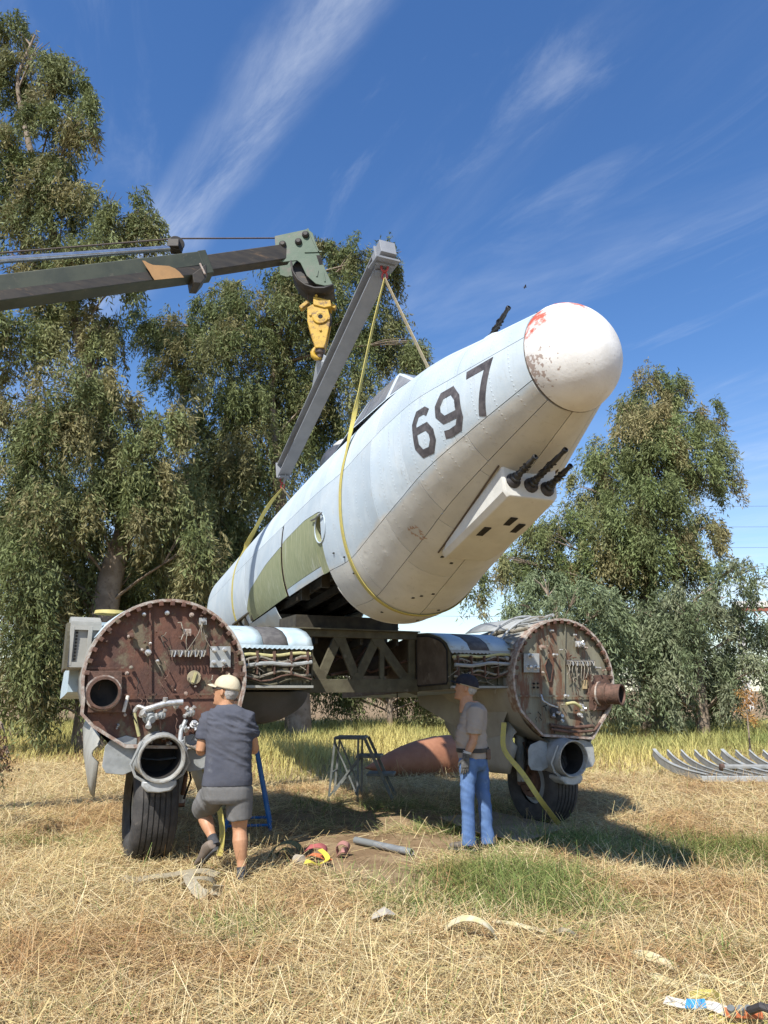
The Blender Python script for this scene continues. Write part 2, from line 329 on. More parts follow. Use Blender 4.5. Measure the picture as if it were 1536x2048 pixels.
make_tree('eucalyptus_tree', 'tallest weeping eucalyptus rising behind the crane boom', 20,
    [(190, 1400, .42), (212, 1180, .36, .5), (258, 1040, .27, .8), (215, 860, .2, .9), (150, 640, .17, .6), (110, 480, .14, .4), (60, 300, .10, .2), (30, 160, .06, 0), (70, 70, .03, 0)],
    [(70, 105, 62, 62), (18, 55, 45, 42), (150, 150, 44, 48), (105, 235, 70, 52), (165, 235, 38, 52), (28, 190, 52, 58), (55, 325, 66, 42), (15, 290, 40, 50), (130, 340, 50, 40),
     (235, 425, 76, 55), (125, 415, 95, 58), (30, 420, 66, 70), (288, 445, 40, 48), (185, 515, 90, 52), (60, 535, 86, 66), (248, 552, 40, 34), (150, 640, 88, 74), (40, 680, 78, 84), (205, 670, 36, 56),
     (90, 830, 105, 100), (195, 830, 64, 84), (258, 900, 66, 80, -.6), (335, 850, 56, 62, -.3), (60, 1000, 98, 112, -1), (170, 990, 70, 90, -.6), (285, 985, 74, 80, -.6), (62, 1180, 92, 120, -1.2), (160, 1200, 60, 100, .9), (40, 1320, 84, 74, -1), (130, 1325, 84, 74, -.4), (350, 980, 56, 90), (385, 1110, 56, 90), (220, 1310, 60, 80, 1), (300, 1120, 60, 90, 1.5), (250, 1230, 70, 90, 2), (120, 1080, 70, 90, 1.5), (10, 1100, 60, 100, .8), (20, 860, 60, 90, .8), (185, 760, 46, 50, -1), (40, 1392, 80, 26, -1), (150, 1396, 70, 24, -.6), (250, 1390, 60, 30, .5)],
    OLIVE, 6.9)
make_tree('shade_tree', 'dark leafy tree closing the gap behind the two big trees', 33,
    [(330, 1400, .3), (330, 1200, .25, 0), (335, 1020, .12, 0)],
    [(60, 1000, 90, 80), (180, 960, 80, 80), (300, 1000, 80, 80), (420, 1000, 80, 80), (520, 1040, 80, 80), (40, 1140, 90, 80), (150, 1120, 90, 80), (270, 1120, 90, 80), (390, 1130, 90, 80), (500, 1150, 90, 80), (60, 1270, 90, 80), (180, 1260, 90, 80), (300, 1260, 90, 80), (420, 1270, 90, 80), (530, 1280, 80, 80), (100, 1360, 90, 50), (240, 1360, 90, 50), (380, 1360, 90, 50), (500, 1360, 90, 50)],
    DARK, 3.2)
make_tree('pepper_tree', 'broad spreading pepper tree behind the hook block and spreader beam', 26,
    [(600, 1400, .4), (590, 1200, .32, 0), (560, 1000, .24, 0), (540, 800, .15, 0), (560, 660, .09, 0), (600, 560, .04, 0)],
    [(300, 655, 42, 36), (378, 640, 64, 60), (345, 735, 44, 44), (430, 700, 84, 80), (520, 640, 100, 80), (440, 585, 56, 36), (600, 560, 84, 62), (655, 500, 52, 40), (715, 540, 54, 62), (792, 525, 34, 50), (640, 650, 96, 82), (750, 640, 62, 72), (800, 715, 54, 46),
     (560, 780, 104, 86), (450, 830, 96, 86), (685, 760, 80, 76), (825, 695, 36, 36), (500, 930, 104, 96), (400, 950, 84, 84), (590, 890, 72, 80), (420, 1080, 84, 104), (330, 1190, 76, 104), (480, 1090, 58, 84), (350, 1320, 90, 84), (450, 1210, 66, 104), (640, 850, 60, 56), (540, 1200, 80, 100), (480, 1330, 80, 70)],
    DARK+[(.20, .185, .08)], 6.6)
make_tree('willow_leaved_tree', 'rounded drooping tree standing alone beyond the nose cone', 28,
    [(1300, 1410, .4), (1295, 1250, .34, 0), (1300, 1100, .26, 0), (1290, 960, .18, 0), (1310, 830, .07, 0)],
    [(1300, 772, 54, 34), (1352, 790, 44, 40), (1262, 830, 62, 52), (1340, 862, 74, 54), (1422, 835, 32, 36), (1440, 905, 26, 36), (1228, 920, 74, 62), (1320, 950, 84, 62), (1412, 965, 50, 44), (1180, 985, 54, 54), (1250, 1040, 74, 54), (1350, 1062, 76, 54), (1418, 1062, 38, 40),
     (1130, 1050, 60, 60), (1075, 1080, 50, 48), (1180, 1130, 74, 54), (1290, 1150, 78, 58), (1372, 1152, 58, 48), (1100, 1150, 56, 44), (992, 1125, 40, 26), (955, 1165, 26, 32), (1035, 1120, 36, 30), (1240, 1260, 80, 70), (1330, 1270, 80, 70), (1295, 1000, 70, 56, -1.5), (1300, 1085, 70, 50, -1.5), (1225, 1100, 60, 50, -1), (1380, 900, 50, 44, -1), (1300, 880, 50, 44, -1.2)],
    OLIVE+[(.19, .235, .09), (.21, .25, .10), (.29, .25, .12)], 6.6)
make_tree('silvery_bush', 'silvery green bush beside the outer engine firewall under the lone tree', 24,
    [(1120, 1410, .18), (1115, 1300, .14, 0), (1110, 1200, .07, 0)],
    [(1090, 1182, 66, 44), (1152, 1200, 66, 46), (1052, 1222, 38, 38), (1205, 1232, 50, 50), (1110, 1270, 80, 60), (1180, 1320, 70, 70), (1090, 1360, 70, 40), (1000, 1370, 60, 40)], [(.23, .275, .15), (.20, .245, .125), (.26, .30, .17)], 7, cat='bush')
make_tree('grey_thicket', 'grey green thicket filling the field edge behind the ribbed frame', 25,
    [(1400, 1410, .2), (1395, 1300, .15, 0), (1390, 1200, .08, 0)],
    [(1300, 1232, 84, 62), (1384, 1232, 66, 62), (1250, 1330, 78, 66), (1340, 1330, 88, 74), (1436, 1330, 70, 66), (1500, 1352, 56, 50), (1446, 1200, 52, 44), (1512, 1142, 36, 22), (1470, 1142, 38, 24), (1555, 1340, 50, 60), (1500, 1275, 46, 44), (1545, 1255, 30, 50), (1210, 1370, 60, 36), (1300, 1390, 80, 26), (1400, 1392, 80, 26)], GREY, 6, cat='bush')
make_tree('dark_hedge', 'dark low hedge seen through the open spar under the fuselage', 30,
    [(780, 1420, .12), (780, 1380, .1, 0), (780, 1330, .05, 0)],
    [(520, 1330, 70, 60), (610, 1330, 70, 60), (700, 1325, 70, 60), (780, 1330, 70, 60), (860, 1325, 70, 60), (940, 1345, 60, 50), (660, 1392, 60, 18), (820, 1394, 60, 18), (900, 1394, 60, 18)], DARK, 7, cat='hedge')
make_tree('leggy_weed', 'leggy brown weed at the left edge of the field', 9.0,
    [(-40, 1660, .02), (-20, 1560, .015, 0), (0, 1470, .008, 0)],
    [(-10, 1470, 30, 24), (5, 1520, 26, 22), (-20, 1560, 30, 30)], [(.10, .10, .05), (.17, .10, .06)], 1.6, leaf=(.05, .02), strand=(.08, .2), cat='weed', limbs=True)
# ---------------------------------------------------------------- fuselage
YAWF, PITF = .376, .055
FO = np.array([.329, 7.368, 3.487])
RF = np.array((Matrix.Rotation(YAWF, 3, 'Z') @ Matrix.Rotation(-PITF, 3, 'X')))
def FW(l, s, z): return FO+RF@np.array([l, -s, z])          # fuselage frame -> world
fus = thing('fuselage', 'pale blue and cream aircraft fuselage marked 697 hanging from the slings', 'aircraft fuselage', FO, Euler((-PITF, 0, YAWF)))
FS = [-11.0, -4.5, -2.5, -1.2, -.543, 0, .5, 1.1, 1.6, 2.1, 2.816]
FA = [.56, .76, .835, .87, .875, .825, .79, .76, .70, .565, .355]
FT = [1.44, 1.29, 1.215, 1.145, 1.10, 1.115, 1.103, 1.037, .944, .825, .665]
FB = [-.35, -.9, -1.1, -1.15, -1.148, -1.137, -.975, -.77, -.575, -.385, -.135]
def crom(x, X, Yv):
    X = np.array(X); Yv = np.array(Yv); i = int(np.clip(np.searchsorted(X, x)-1, 0, len(X)-2)); h = X[i+1]-X[i]; t = (x-X[i])/h
    m = np.gradient(Yv, X); a, b = Yv[i], Yv[i+1]
    return (2*t**3-3*t**2+1)*a+(t**3-2*t**2+t)*h*m[i]+(-2*t**3+3*t**2)*b+(t**3-t**2)*h*m[i+1]
EX = 2/2.2
def fsec(s): return crom(s, FS, FA), crom(s, FS, FT), crom(s, FS, FB)
def surf(s, ph, off=0):
    A, zt, zb = fsec(s); b = (zt-zb)/2+off; zc = (zt+zb)/2; A += off; c_, s_ = math.cos(R_(ph)), math.sin(R_(ph))
    xo = -.05*max(0, min(1, (s-1.2)/1.6)); return np.array([xo-A*np.sign(c_)*abs(c_)**EX, -s, zc+b*np.sign(s_)*abs(s_)**EX])
def phi_of(s, z, off=0):
    A, zt, zb = fsec(s); q = np.clip((z-(zt+zb)/2)/((zt-zb)/2), -1, 1)
    return math.degrees(math.asin(np.sign(q)*abs(q)**(1/EX)))
def nodes_of(m): return m.node_tree, m.node_tree.nodes['Principled BSDF']
def paint_skin():
    m = bpy.data.materials.new('two_tone_paint'); m.use_nodes = True; t, b = nodes_of(m)
    tc = t.nodes.new('ShaderNodeTexCoord'); se = t.nodes.new('ShaderNodeSeparateXYZ'); t.links.new(tc.outputs['Object'], se.inputs[0])
    def mt(op, a, c=0.0):
        n = t.nodes.new('ShaderNodeMath'); n.operation = op
        for i, v in enumerate((a, c)):
            if isinstance(v, (int, float)): n.inputs[i].default_value = v
            else: t.links.new(v, n.inputs[i])
        return n.outputs[0]
    def noise(sc, det=6, ro=.6, st=None):
        n = t.nodes.new('ShaderNodeTexNoise'); n.inputs['Scale'].default_value = sc; n.inputs['Detail'].default_value = det; n.inputs['Roughness'].default_value = ro
        if st:
            mp = t.nodes.new('ShaderNodeMapping'); mp.inputs['Scale'].default_value = st; t.links.new(tc.outputs['Object'], mp.inputs[0]); t.links.new(mp.outputs[0], n.inputs['Vector'])
        else: t.links.new(tc.outputs['Object'], n.inputs['Vector'])
        return n.outputs[0]
    def rng_(x, lo, hi, o0=0., o1=1.):
        r = t.nodes.new('ShaderNodeMapRange'); r.interpolation_type = 'SMOOTHSTEP'; t.links.new(x, r.inputs[0])
        for i, v in ((1, lo), (2, hi), (3, o0), (4, o1)): r.inputs[i].default_value = v
        return r.outputs[0]
    def mix(f, a, c):
        x = t.nodes.new('ShaderNodeMixRGB')
        if isinstance(f, float): x.inputs[0].default_value = f
        else: t.links.new(f, x.inputs[0])
        for i, v in ((1, a), (2, c)):
            if isinstance(v, tuple): x.inputs[i].default_value = (*v, 1)
            else: t.links.new(v, x.inputs[i])
        return x.outputs[0]
    s = mt('MAXIMUM', mt('MULTIPLY', se.outputs[1], -1.0), 0.0)
    line = mt('ADD', mt('MULTIPLY', s, .215), -.585)
    wav = mt('ADD', mt('MULTIPLY', mt('SUBTRACT', noise(1.1, 3), .5), .30), mt('MULTIPLY', mt('SUBTRACT', noise(5, 5), .5), .06))
    d = mt('ADD', mt('SUBTRACT', se.outputs[2], line), wav)
    k = rng_(d, -.025, .03)
    blue = mix(rng_(noise(2.2, 5, .6), .35, .68), (.435, .51, .56), (.515, .575, .605))
    blue = mix(rng_(noise(1.0, 6, .65, (9, 9, .7)), .54, .78, 0, .45), blue, (.60, .665, .69))
    cream = mix(rng_(noise(2.6, 6), .35, .7), (.49, .48, .435), (.57, .56, .51))
    col = mix(k, cream, blue)
    oi = t.nodes.new('ShaderNodeObjectInfo'); hv = t.nodes.new('ShaderNodeHueSaturation'); t.links.new(rng_(oi.outputs['Random'], 0., 1., .88, 1.07), hv.inputs['Value']); t.links.new(col, hv.inputs['Color']); col = hv.outputs[0]
    col = mix(rng_(noise(9, 9, .72), .58, .74, 0, .5), col, (.34, .34, .30))
    col = mix(rng_(noise(1.0, 8, .7, (26, 26, 1.3)), .55, .80, 0, .55), col, (.27, .265, .24))
    t.links.new(col, b.inputs['Base Color']); b.inputs['Roughness'].default_value = .55; b.inputs['Specular IOR Level'].default_value = .35
    # dents, oil-canning and rows of rivets along the frames
    def rows(axis, pitch, wd):
        fr = mt('FRACT', mt('DIVIDE', axis, pitch)); return rng_(mt('ABSOLUTE', mt('SUBTRACT', fr, .5)), .5-wd, .5)
    riv = mt('MULTIPLY', rows(se.outputs[1], .19, .05), rows(se.outputs[2], .035, .30))
    bn = t.nodes.new('ShaderNodeBump'); bn.inputs['Strength'].default_value = .55; bn.inputs['Distance'].default_value = .02
    vo = t.nodes.new('ShaderNodeTexVoronoi'); vo.inputs['Scale'].default_value = 3.3; t.links.new(tc.outputs['Object'], vo.inputs['Vector'])
    dent = rng_(vo.outputs['Distance'], 0., .16)
    h = mt('ADD', mt('ADD', mt('MULTIPLY', noise(3.0, 2), .8), mt('MULTIPLY', noise(40, 4), .05)), mt('ADD', mt('MULTIPLY', riv, .20), mt('MULTIPLY', dent, .22)))
    t.links.new(h, bn.inputs['Height']); t.links.new(bn.outputs[0], b.inputs['Normal'])
    return m
skin = paint_skin()
primer = mat('green_primer', (.20, .22, .115), (.27, .28, .16), rough=.75, scale=6, bump=.15, bscale=30, c3=(.33, .34, .24), f3=.6, s3=1.6, stretch=(5, 5, .8))
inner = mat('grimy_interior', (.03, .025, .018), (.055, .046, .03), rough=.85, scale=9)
darkm = mat('black_paint', (.028, .026, .027), (.05, .045, .045), rough=.55, scale=20)
gunm = mat('gunmetal', (.03, .03, .032), (.06, .058, .055), rough=.42, metal=.5, scale=30)
def patch(s0, s1, lo, hi, off=0, gap=.0026, nu=8, nv=8, depth=.012):
    """one skin panel between stations s0<s1 and angles lo(s)..hi(s), with an edge folded inwards"""
    lo = lo if callable(lo) else (lambda s, v=lo: v); hi = hi if callable(hi) else (lambda s, v=hi: v)
    b = MB(); sg = np.linspace(s0+gap, s1-gap, nu+1); rows_ = []
    for s in sg:
        A, zt, zb = fsec(s); da = math.degrees(gap/((A+(zt-zb)/2)/2)); rows_.append(np.linspace(lo(s)+da, hi(s)-da, nv+1))
    V = [surf(s, p, off) for s, rw in zip(sg, rows_) for p in rw]; nn = nv+1
    Fc = [(i*nn+j, (i+1)*nn+j, (i+1)*nn+j+1, i*nn+j+1) for i in range(nu) for j in range(nv)]
    per = [i*nn for i in range(nu+1)]+[nu*nn+j for j in range(1, nn)]+[i*nn+nv for i in range(nu-1, -1, -1)]+[j for j in range(nv-1, 0, -1)]
    base = len(V)
    for i in per:
        si, vi = divmod(i, nn); V.append(surf(sg[si], rows_[si][vi], off-depth))
    m = len(per); Fc += [(per[i], base+i, base+(i+1) % m, per[(i+1) % m]) for i in range(m)]
    return b.add(V, Fc)
cut = [-.543, .10, .78, 1.42, 2.06, 2.806]
bands = [-90, -58, -30, 14, 46, 90, 134, 166, 210, 238, 270]
for i in range(5):
    for j in range(10):
        lo, hi = bands[j], bands[j+1]
        # stagger the frames a little from band to band
        sh = (.06 if j % 2 else -.05)
        s0 = cut[i] if i == 0 else cut[i]+sh; s1 = cut[i+1] if i == 4 else cut[i+1]+sh
        obj('skin_panel', patch(s0, s1, lo, hi), skin, fus, 25, fix=False)
sill = lambda s: np.interp(s, [-11.0, -5.6, -2.9, -.7, -.54], [-.30, -.46, -.56, -.62, -.64])
gtop = lambda s: np.interp(s, [-5.7, -5.0, -3.6, -2.45, -2.3, -1.2, -.62, -.40], [-.30, -.02, .085, .10, .12, .10, .035, -.02])
lo_ = lambda s: phi_of(s, sill(s)); gt_ = lambda s: phi_of(s, gtop(s))
segs = [(-11.0, -5.55), (-5.55, -2.51), (-2.38, -.74), (-.74, -.543)]
for k_, (s0, s1) in enumerate(segs):
    if k_ == 0: obj('skin_panel', patch(s0, s1, lo_, 14), skin, fus, 25, fix=False)
    elif k_ in (1, 2):
        obj('primer_panel', patch(s0, s1, (lambda s: lo_(s)+(5 if k_ == 2 else 1.0)), gt_, nu=14), primer, fus, 25, fix=False)
        if k_ == 2: obj('sill_strip', patch(s0, s1, lo_, lambda s: lo_(s)+5, nv=2), skin, fus, 25, fix=False)
        obj('skin_panel', patch(s0, s1, gt_, 14, nu=14, nv=3), skin, fus, 25, fix=False)
obj('skin_panel', patch(-.74, -.543, gt_, 14, nu=4, nv=3), skin, fus, 25, fix=False)
for s0, s1 in ((-11.0, -7.2), (-7.2, -3.4)):
    for a_, b_ in ((-90, lo_), (lambda s: 180-lo_(s), 270)): obj('belly_panel', patch(s0, s1, a_, b_, nu=10), skin, fus, 25, fix=False)
bk2 = [surf(-3.42, p, -.01) for p in np.linspace(-40, -140, 20)]
obj('rear_bulkhead', MB().prism(bk2, (0, .02, 0)), inner, fus)
for s0, s1 in ((-11.0, -7.2), (-7.2, -4.6), (-4.6, -2.45), (-2.45, -.543)):
    for lo, hi in ((14, 46), (46, 90), (90, 134), (134, 166)):
        obj('skin_panel', patch(s0, s1, lo, hi, nu=10), skin, fus, 25, fix=False)
    obj('skin_panel', patch(s0, s1, 166, lambda s: 180-lo_(s), nu=10), skin, fus, 25, fix=False)
rustb = mat('rust_strip', (.14, .07, .045), (.09, .05, .035), rough=.85, scale=20)
# access hole: the skin round it, its rim and what shows inside
def hole_pt(a, k, off=0):
    s = -.56+.22*k*math.cos(a); z = -.155+.215*k*math.sin(a)-.10*k*math.cos(a)*0; return surf(s, phi_of(s, z), off)
m_ = 28; mb = MB()
outer = []
for i in range(m_):
    a = 2*math.pi*i/m_; cs, sn = math.cos(a), math.sin(a); q = min(.30/abs(cs) if abs(cs) > 1e-6 else 9, .47/abs(sn) if abs(sn) > 1e-6 else 9)
    s = np.clip(-.56+q*cs, -.74, -.545+.0); z = np.clip(-.155+q*sn, sill(s)+.0, gtop(s)-.004); outer.append(surf(s, phi_of(s, z), -.001))
mb.loft([outer, [hole_pt(2*math.pi*i/m_, .72, -.001) for i in range(m_)], [hole_pt(2*math.pi*i/m_, .72, -.05) for i in range(m_)]], False, False)
obj('hole_surround', mb, primer, fus, 25)
obj('hole_shade_plate', MB().prism([hole_pt(2*math.pi*i/m_, .80, -.07) for i in range(m_)], (.006, 0, 0)), inner, fus)  # dark plate added so the hole looks shaded inside
obj('hole_rim', MB().tube([hole_pt(2*math.pi*i/m_, .74, .004) for i in range(m_+1)], .008, 6, False), skin, fus)
for z_ in (-.24, -.17, -.09): obj('stringer', MB().bar((-.80, .42, z_), (-.81, .72, z_+.02), .03, .02), rustb, fus)
obj('locking_rod', MB().tube([surf(-.80, phi_of(-.8, -.01), .02), surf(-.62, phi_of(-.62, -.04), .03), surf(-.42, phi_of(-.42, -.03), .03)], .011, 8), mat('dull_steel', (.25, .25, .24), (.16, .14, .12), rough=.45, metal=.7, scale=20), fus)
# edge of the wing cut-out: bulkhead, floor and frames seen from below
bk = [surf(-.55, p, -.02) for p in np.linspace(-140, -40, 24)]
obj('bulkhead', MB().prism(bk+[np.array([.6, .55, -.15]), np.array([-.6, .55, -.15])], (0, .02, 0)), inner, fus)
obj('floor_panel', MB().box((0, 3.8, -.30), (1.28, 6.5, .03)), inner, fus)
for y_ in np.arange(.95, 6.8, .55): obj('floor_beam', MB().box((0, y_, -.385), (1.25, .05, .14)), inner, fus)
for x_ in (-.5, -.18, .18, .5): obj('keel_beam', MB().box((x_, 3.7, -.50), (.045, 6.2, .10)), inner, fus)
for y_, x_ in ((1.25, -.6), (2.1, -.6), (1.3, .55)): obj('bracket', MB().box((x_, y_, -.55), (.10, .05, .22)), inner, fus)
# slot between the two primer panels
obj('frame_post', MB().tube([surf(-2.44, p, -.03) for p in np.linspace(-30, 10, 8)], .022, 6), mat('rust_brown', (.12, .055, .03), (.07, .035, .022), rough=.85, scale=30), fus)
# seam doubler ring at the cut
obj('frame_ring', MB().tube([surf(-.543, p, -.004) for p in np.linspace(-139, -41, 40)], .010, 6), skin, fus)
# nose dome
def dome_mat():
    m = mat('chalky_white', (.62, .60, .56), (.70, .69, .66), rough=.65, scale=5, bump=.12, bscale=40, c3=(.40, .36, .31), f3=.66, s3=26)
    t, b = nodes_of(m); old = b.inputs['Base Color'].links[0].from_socket
    tc = t.nodes.new('ShaderNodeTexCoord'); n = t.nodes.new('ShaderNodeTexNoise'); n.inputs['Scale'].default_value = 7; n.inputs['Detail'].default_value = 9; n.inputs['Roughness'].default_value = .72
    t.links.new(tc.outputs['Object'], n.inputs['Vector'])
    def sph(c, r):
        d = t.nodes.new('ShaderNodeVectorMath'); d.operation = 'DISTANCE'; t.links.new(tc.outputs['Object'], d.inputs[0]); d.inputs[1].default_value = c
        q = t.nodes.new('ShaderNodeMapRange'); t.links.new(d.outputs['Value'], q.inputs[0]); q.inputs[1].default_value = 0; q.inputs[2].default_value = r; q.inputs[3].default_value = .34; q.inputs[4].default_value = 0
        return q.outputs[0]
    a1 = sph((-.32, -2.86, .50), .30); a2 = sph((-.05, -3.02, .58), .20); a4 = sph((-.12, -2.88, .66), .22)
    def mx_(a, c):
        x = t.nodes.new('ShaderNodeMath'); x.operation = 'MAXIMUM'; t.links.new(a, x.inputs[0]); t.links.new(c, x.inputs[1]); return x.outputs[0]
    ad = t.nodes.new('ShaderNodeMath'); ad.operation = 'ADD'; t.links.new(n.outputs[0], ad.inputs[0]); t.links.new(mx_(mx_(a1, a2), a4), ad.inputs[1])
    r = t.nodes.new('ShaderNodeMapRange'); t.links.new(ad.outputs[0], r.inputs[0]); r.inputs[1].default_value = .66; r.inputs[2].default_value = .80
    x = t.nodes.new('ShaderNodeMixRGB'); t.links.new(r.outputs[0], x.inputs[0]); t.links.new(old, x.inputs[1]); x.inputs[2].default_value = (.42, .085, .05, 1)
    # small chips
    n2 = t.nodes.new('ShaderNodeTexNoise'); n2.inputs['Scale'].default_value = 34; n2.inputs['Detail'].default_value = 5; t.links.new(tc.outputs['Object'], n2.inputs['Vector'])
    a3 = sph((-.38, -2.86, .12), .24); ad2 = t.nodes.new('ShaderNodeMath'); ad2.operation = 'ADD'; t.links.new(n2.outputs[0], ad2.inputs[0]); t.links.new(a3, ad2.inputs[1])
    r2 = t.nodes.new('ShaderNodeMapRange'); t.links.new(ad2.outputs[0], r2.inputs[0]); r2.inputs[1].default_value = .72; r2.inputs[2].default_value = .77
    x2 = t.nodes.new('ShaderNodeMixRGB'); t.links.new(r2.outputs[0], x2.inputs[0]); t.links.new(x.outputs[0], x2.inputs[1]); x2.inputs[2].default_value = (.34, .27, .23, 1)
    t.links.new(x2.outputs[0], b.inputs['Base Color']); return m
dm = MB(); rings = []
A, zt, zb = fsec(2.816); zc = (zt+zb)/2; bb = (zt-zb)/2
LD = .36
for q in np.linspace(0, 1, 15):
    xx = math.sin(q*math.pi/2); k = max(1e-3, (1-xx**1.95))**.58; zo = zc-.065*xx**2
    ring = []
    for p in np.linspace(0, 360, 49)[:-1]:
        c_, s_ = math.cos(R_(p)), math.sin(R_(p)); sl = .10*bb*s_*k
        ring.append((-.05+.025*xx**2-(A+.012)*k*c_, -(2.826+LD*xx+sl*(1-xx)*0), zo+(bb+.012)*k*s_))
    rings.append(ring)
dm.loft([[(-.05+(x+.05)*.97, y+.012, zc+(z-zc)*.97) for x, y, z in rings[0]]]+rings, False, True)
dome = obj('nose_dome', dm, dome_mat(), fus, 40)
obj('dome_band', MB().tube([(-.05-(A+.004)*math.cos(R_(p)), -2.815, zc+(bb+.004)*math.sin(R_(p))) for p in range(0, 361, 8)], .007, 6, False), mat('dark_seal', (.10, .085, .07), (.18, .15, .12), rough=.8, scale=30), fus)
obj('paint_chip', MB().ball((-.285, -3.045, .345), (.012, .012, .02), 8, 5), mat('rust_spot', (.16, .07, .05), rough=.8), dome)
# figures 6 9 7 as raised strips of paint on the side
def glyph(pts, s0, z0, w_, h_, slant=.0):
    return [(s0+(x+slant*y)*w_, z0+y*h_) for x, y in pts]
STR = {'7': [[(0, 1), (1, 1), (.38, 0)]],
       '9': [[(.12, .10), (.38, .08), (.80, .12), (1, .32), (1, .78), (.78, 1), (.25, 1), (0, .80), (0, .60), (.25, .42), (1, .42)]],
       '6': [[(.92, .90), (.70, 1), (.25, 1), (0, .78), (0, .22), (.25, 0), (.75, 0), (1, .20), (1, .40), (.78, .58), (0, .58)]]}
def stroke(path, wd):
    P = np.array(path); n = len(P); d = np.diff(P, axis=0); d /= np.linalg.norm(d, axis=1)[:, None]; L_, R__ = [], []
    for i in range(n):
        if i == 0: t = d[0]; k = 1
        elif i == n-1: t = d[-1]; k = 1
        else:
            t = d[i-1]+d[i]; t /= np.linalg.norm(t); k = 1/max(.55, abs(t@d[i]))
        q = np.array([-t[1], t[0]])*wd/2*k; L_.append(P[i]+q); R__.append(P[i]-q)
    return L_, R__
for ch, s0, z0, w_, h_ in (('6', 1.60, -.10, .20, .34), ('9', 1.905, -.075, .22, .35), ('7', 2.235, -.03, .235, .36)):
    mb = MB()
    for path in STR[ch]:
        dense = []
        q = glyph(path, s0, z0, w_, h_)
        L_, R__ = stroke(q, .062)
        V, Fc = [], []
        for i in range(len(q)-1):
            K = 6
            for j in range(K+1):
                t_ = j/K; a_ = L_[i]*(1-t_)+L_[i+1]*t_; b_ = R__[i]*(1-t_)+R__[i+1]*t_
                for m2 in range(3):
                    c2 = a_*(1-m2/2)+b_*m2/2; V.append(surf(c2[0], phi_of(c2[0], c2[1]), .0025+i*.00006))
            o_ = len(V)-(K+1)*3
            Fc += [(o_+j*3+m2, o_+j*3+m2+1, o_+(j+1)*3+m2+1, o_+(j+1)*3+m2) for j in range(K) for m2 in range(2)]
        mb.add(V, Fc)
    obj('numeral', mb, mat('numeral_paint', (.045, .04, .042), (.10, .09, .09), rough=.6, scale=14, c3=(.17, .16, .16), f3=.63, s3=9), fus, 40)
# chin gun pack
cream = mat('cream_paint', (.53, .52, .47), (.60, .59, .54), rough=.55, scale=4, bump=.25, bscale=7, c3=(.42, .40, .34), f3=.66, s3=8)
def chin(s, w0, w1, zt_, zb_):
    return [(-w0, -s, zt_), (-w1*1.0, -s, zb_+.045), (-w1+.035, -s, zb_), (w1-.035, -s, zb_), (w1, -s, zb_+.045), (w0, -s, zt_)]
cp = obj('gun_pack', MB().loft([chin(1.04, .25, .24, -.50, -.80), chin(1.20, .27, .262, -.45, -.79), chin(1.7, .265, .257, -.33, -.685), chin(2.13, .25, .242, -.24, -.575), chin(2.15, .235, .227, -.24, -.562)]), cream, fus, 30, .006)
slot_shade = mat('soot', (.012, .011, .010), (.03, .027, .022), rough=.9, scale=12)  # near-black colour stands for the shade inside open slots and holes
for x_, y_ in ((-.135, 1.62), (.005, 1.80), (.125, 1.72)):
    zz_ = np.interp(y_, [1.2, 1.7, 2.13], [-.79, -.685, -.575]); sl_ = math.atan2(.153, .93)
    obj('ejection_slot', MB().box((x_, -y_, zz_-.001), (.062, .155, .008), Matrix.Rotation(-sl_, 3, 'X')), slot_shade, cp)
dirty = mat('soot_stain', (.20, .18, .15), (.50, .475, .41), rough=.8, scale=16)
# dark brown line along the gap where the fairing meets the hull
def phi_x(s, x):
    A, zt, zb = fsec(s); return -math.degrees(math.acos(min(1, abs(x)/A)**(1/EX)))
xoff = lambda s: -.05*max(0, min(1, (s-1.2)/1.6))
for sx in (-1, 1):
    sp = [surf(s, phi_x(s, .266+xoff(s)) if sx < 0 else 180-phi_x(s, .266-xoff(s)), .004) for s in np.linspace(1.04, 2.14, 9)]
    obj('fairing_seam', MB().tube(sp, .008, 6), mat('seam_brown', (.10, .07, .045), rough=.9), fus)
def gun(parent, o_, dr, L_, name='gun_barrel'):
    o_, dr = np.array(o_, float), np.array(dr, float)/np.linalg.norm(dr)
    b = MB().lathe([(-.05, .036), (.03, .040), (.06, .040), (.065, .030), (.10, .030), (.105, .024), (L_*.45, .0235), (L_*.46, .026), (L_*.5, .026), (L_*.51, .022), (L_*.8, .0215), (L_*.83, .017), (L_*.93, .017), (L_*.94, .021), (L_*.99, .021), (L_, .012), (L_-.05, .010)], o_, dr, 14, True, True)
    g = obj(name, b, gunm, parent, 35)
    for i in range(7):
        for a in range(3):
            s_ = .14+i*(L_*.72-.14)/7; r = np.cross(dr, (1, 0, 0)); r /= np.linalg.norm(r); q = np.cross(dr, r); an = a*2.1+i*.6
            c = o_+dr*s_+(r*math.cos(an)+q*math.sin(an))*.0235
            obj('cooling_slot', MB().box(c, (.014, .02, .006)), slot_shade, g, 0)
    return g
GD = (0, -1, .24)
for x_, z_, L_ in ((-.155, -.44, .34), (.0, -.46, .50), (.145, -.475, .34)):
    gun(fus, (x_, -2.14, z_), GD, L_)
    obj('muzzle_boot', MB().lathe([(-.04, .066), (.01, .062), (.03, .045)], (x_, -2.145, z_), GD, 16, True, True), darkm, fus)
for x_ in (-.14, .14):
    gun(fus, (x_, -1.86, .87), (0, -1, .34), .42)
    tr = obj('gun_trough', MB().ball((x_, -1.86, .862), (.07, .24, .05), 12, 7), skin, fus)
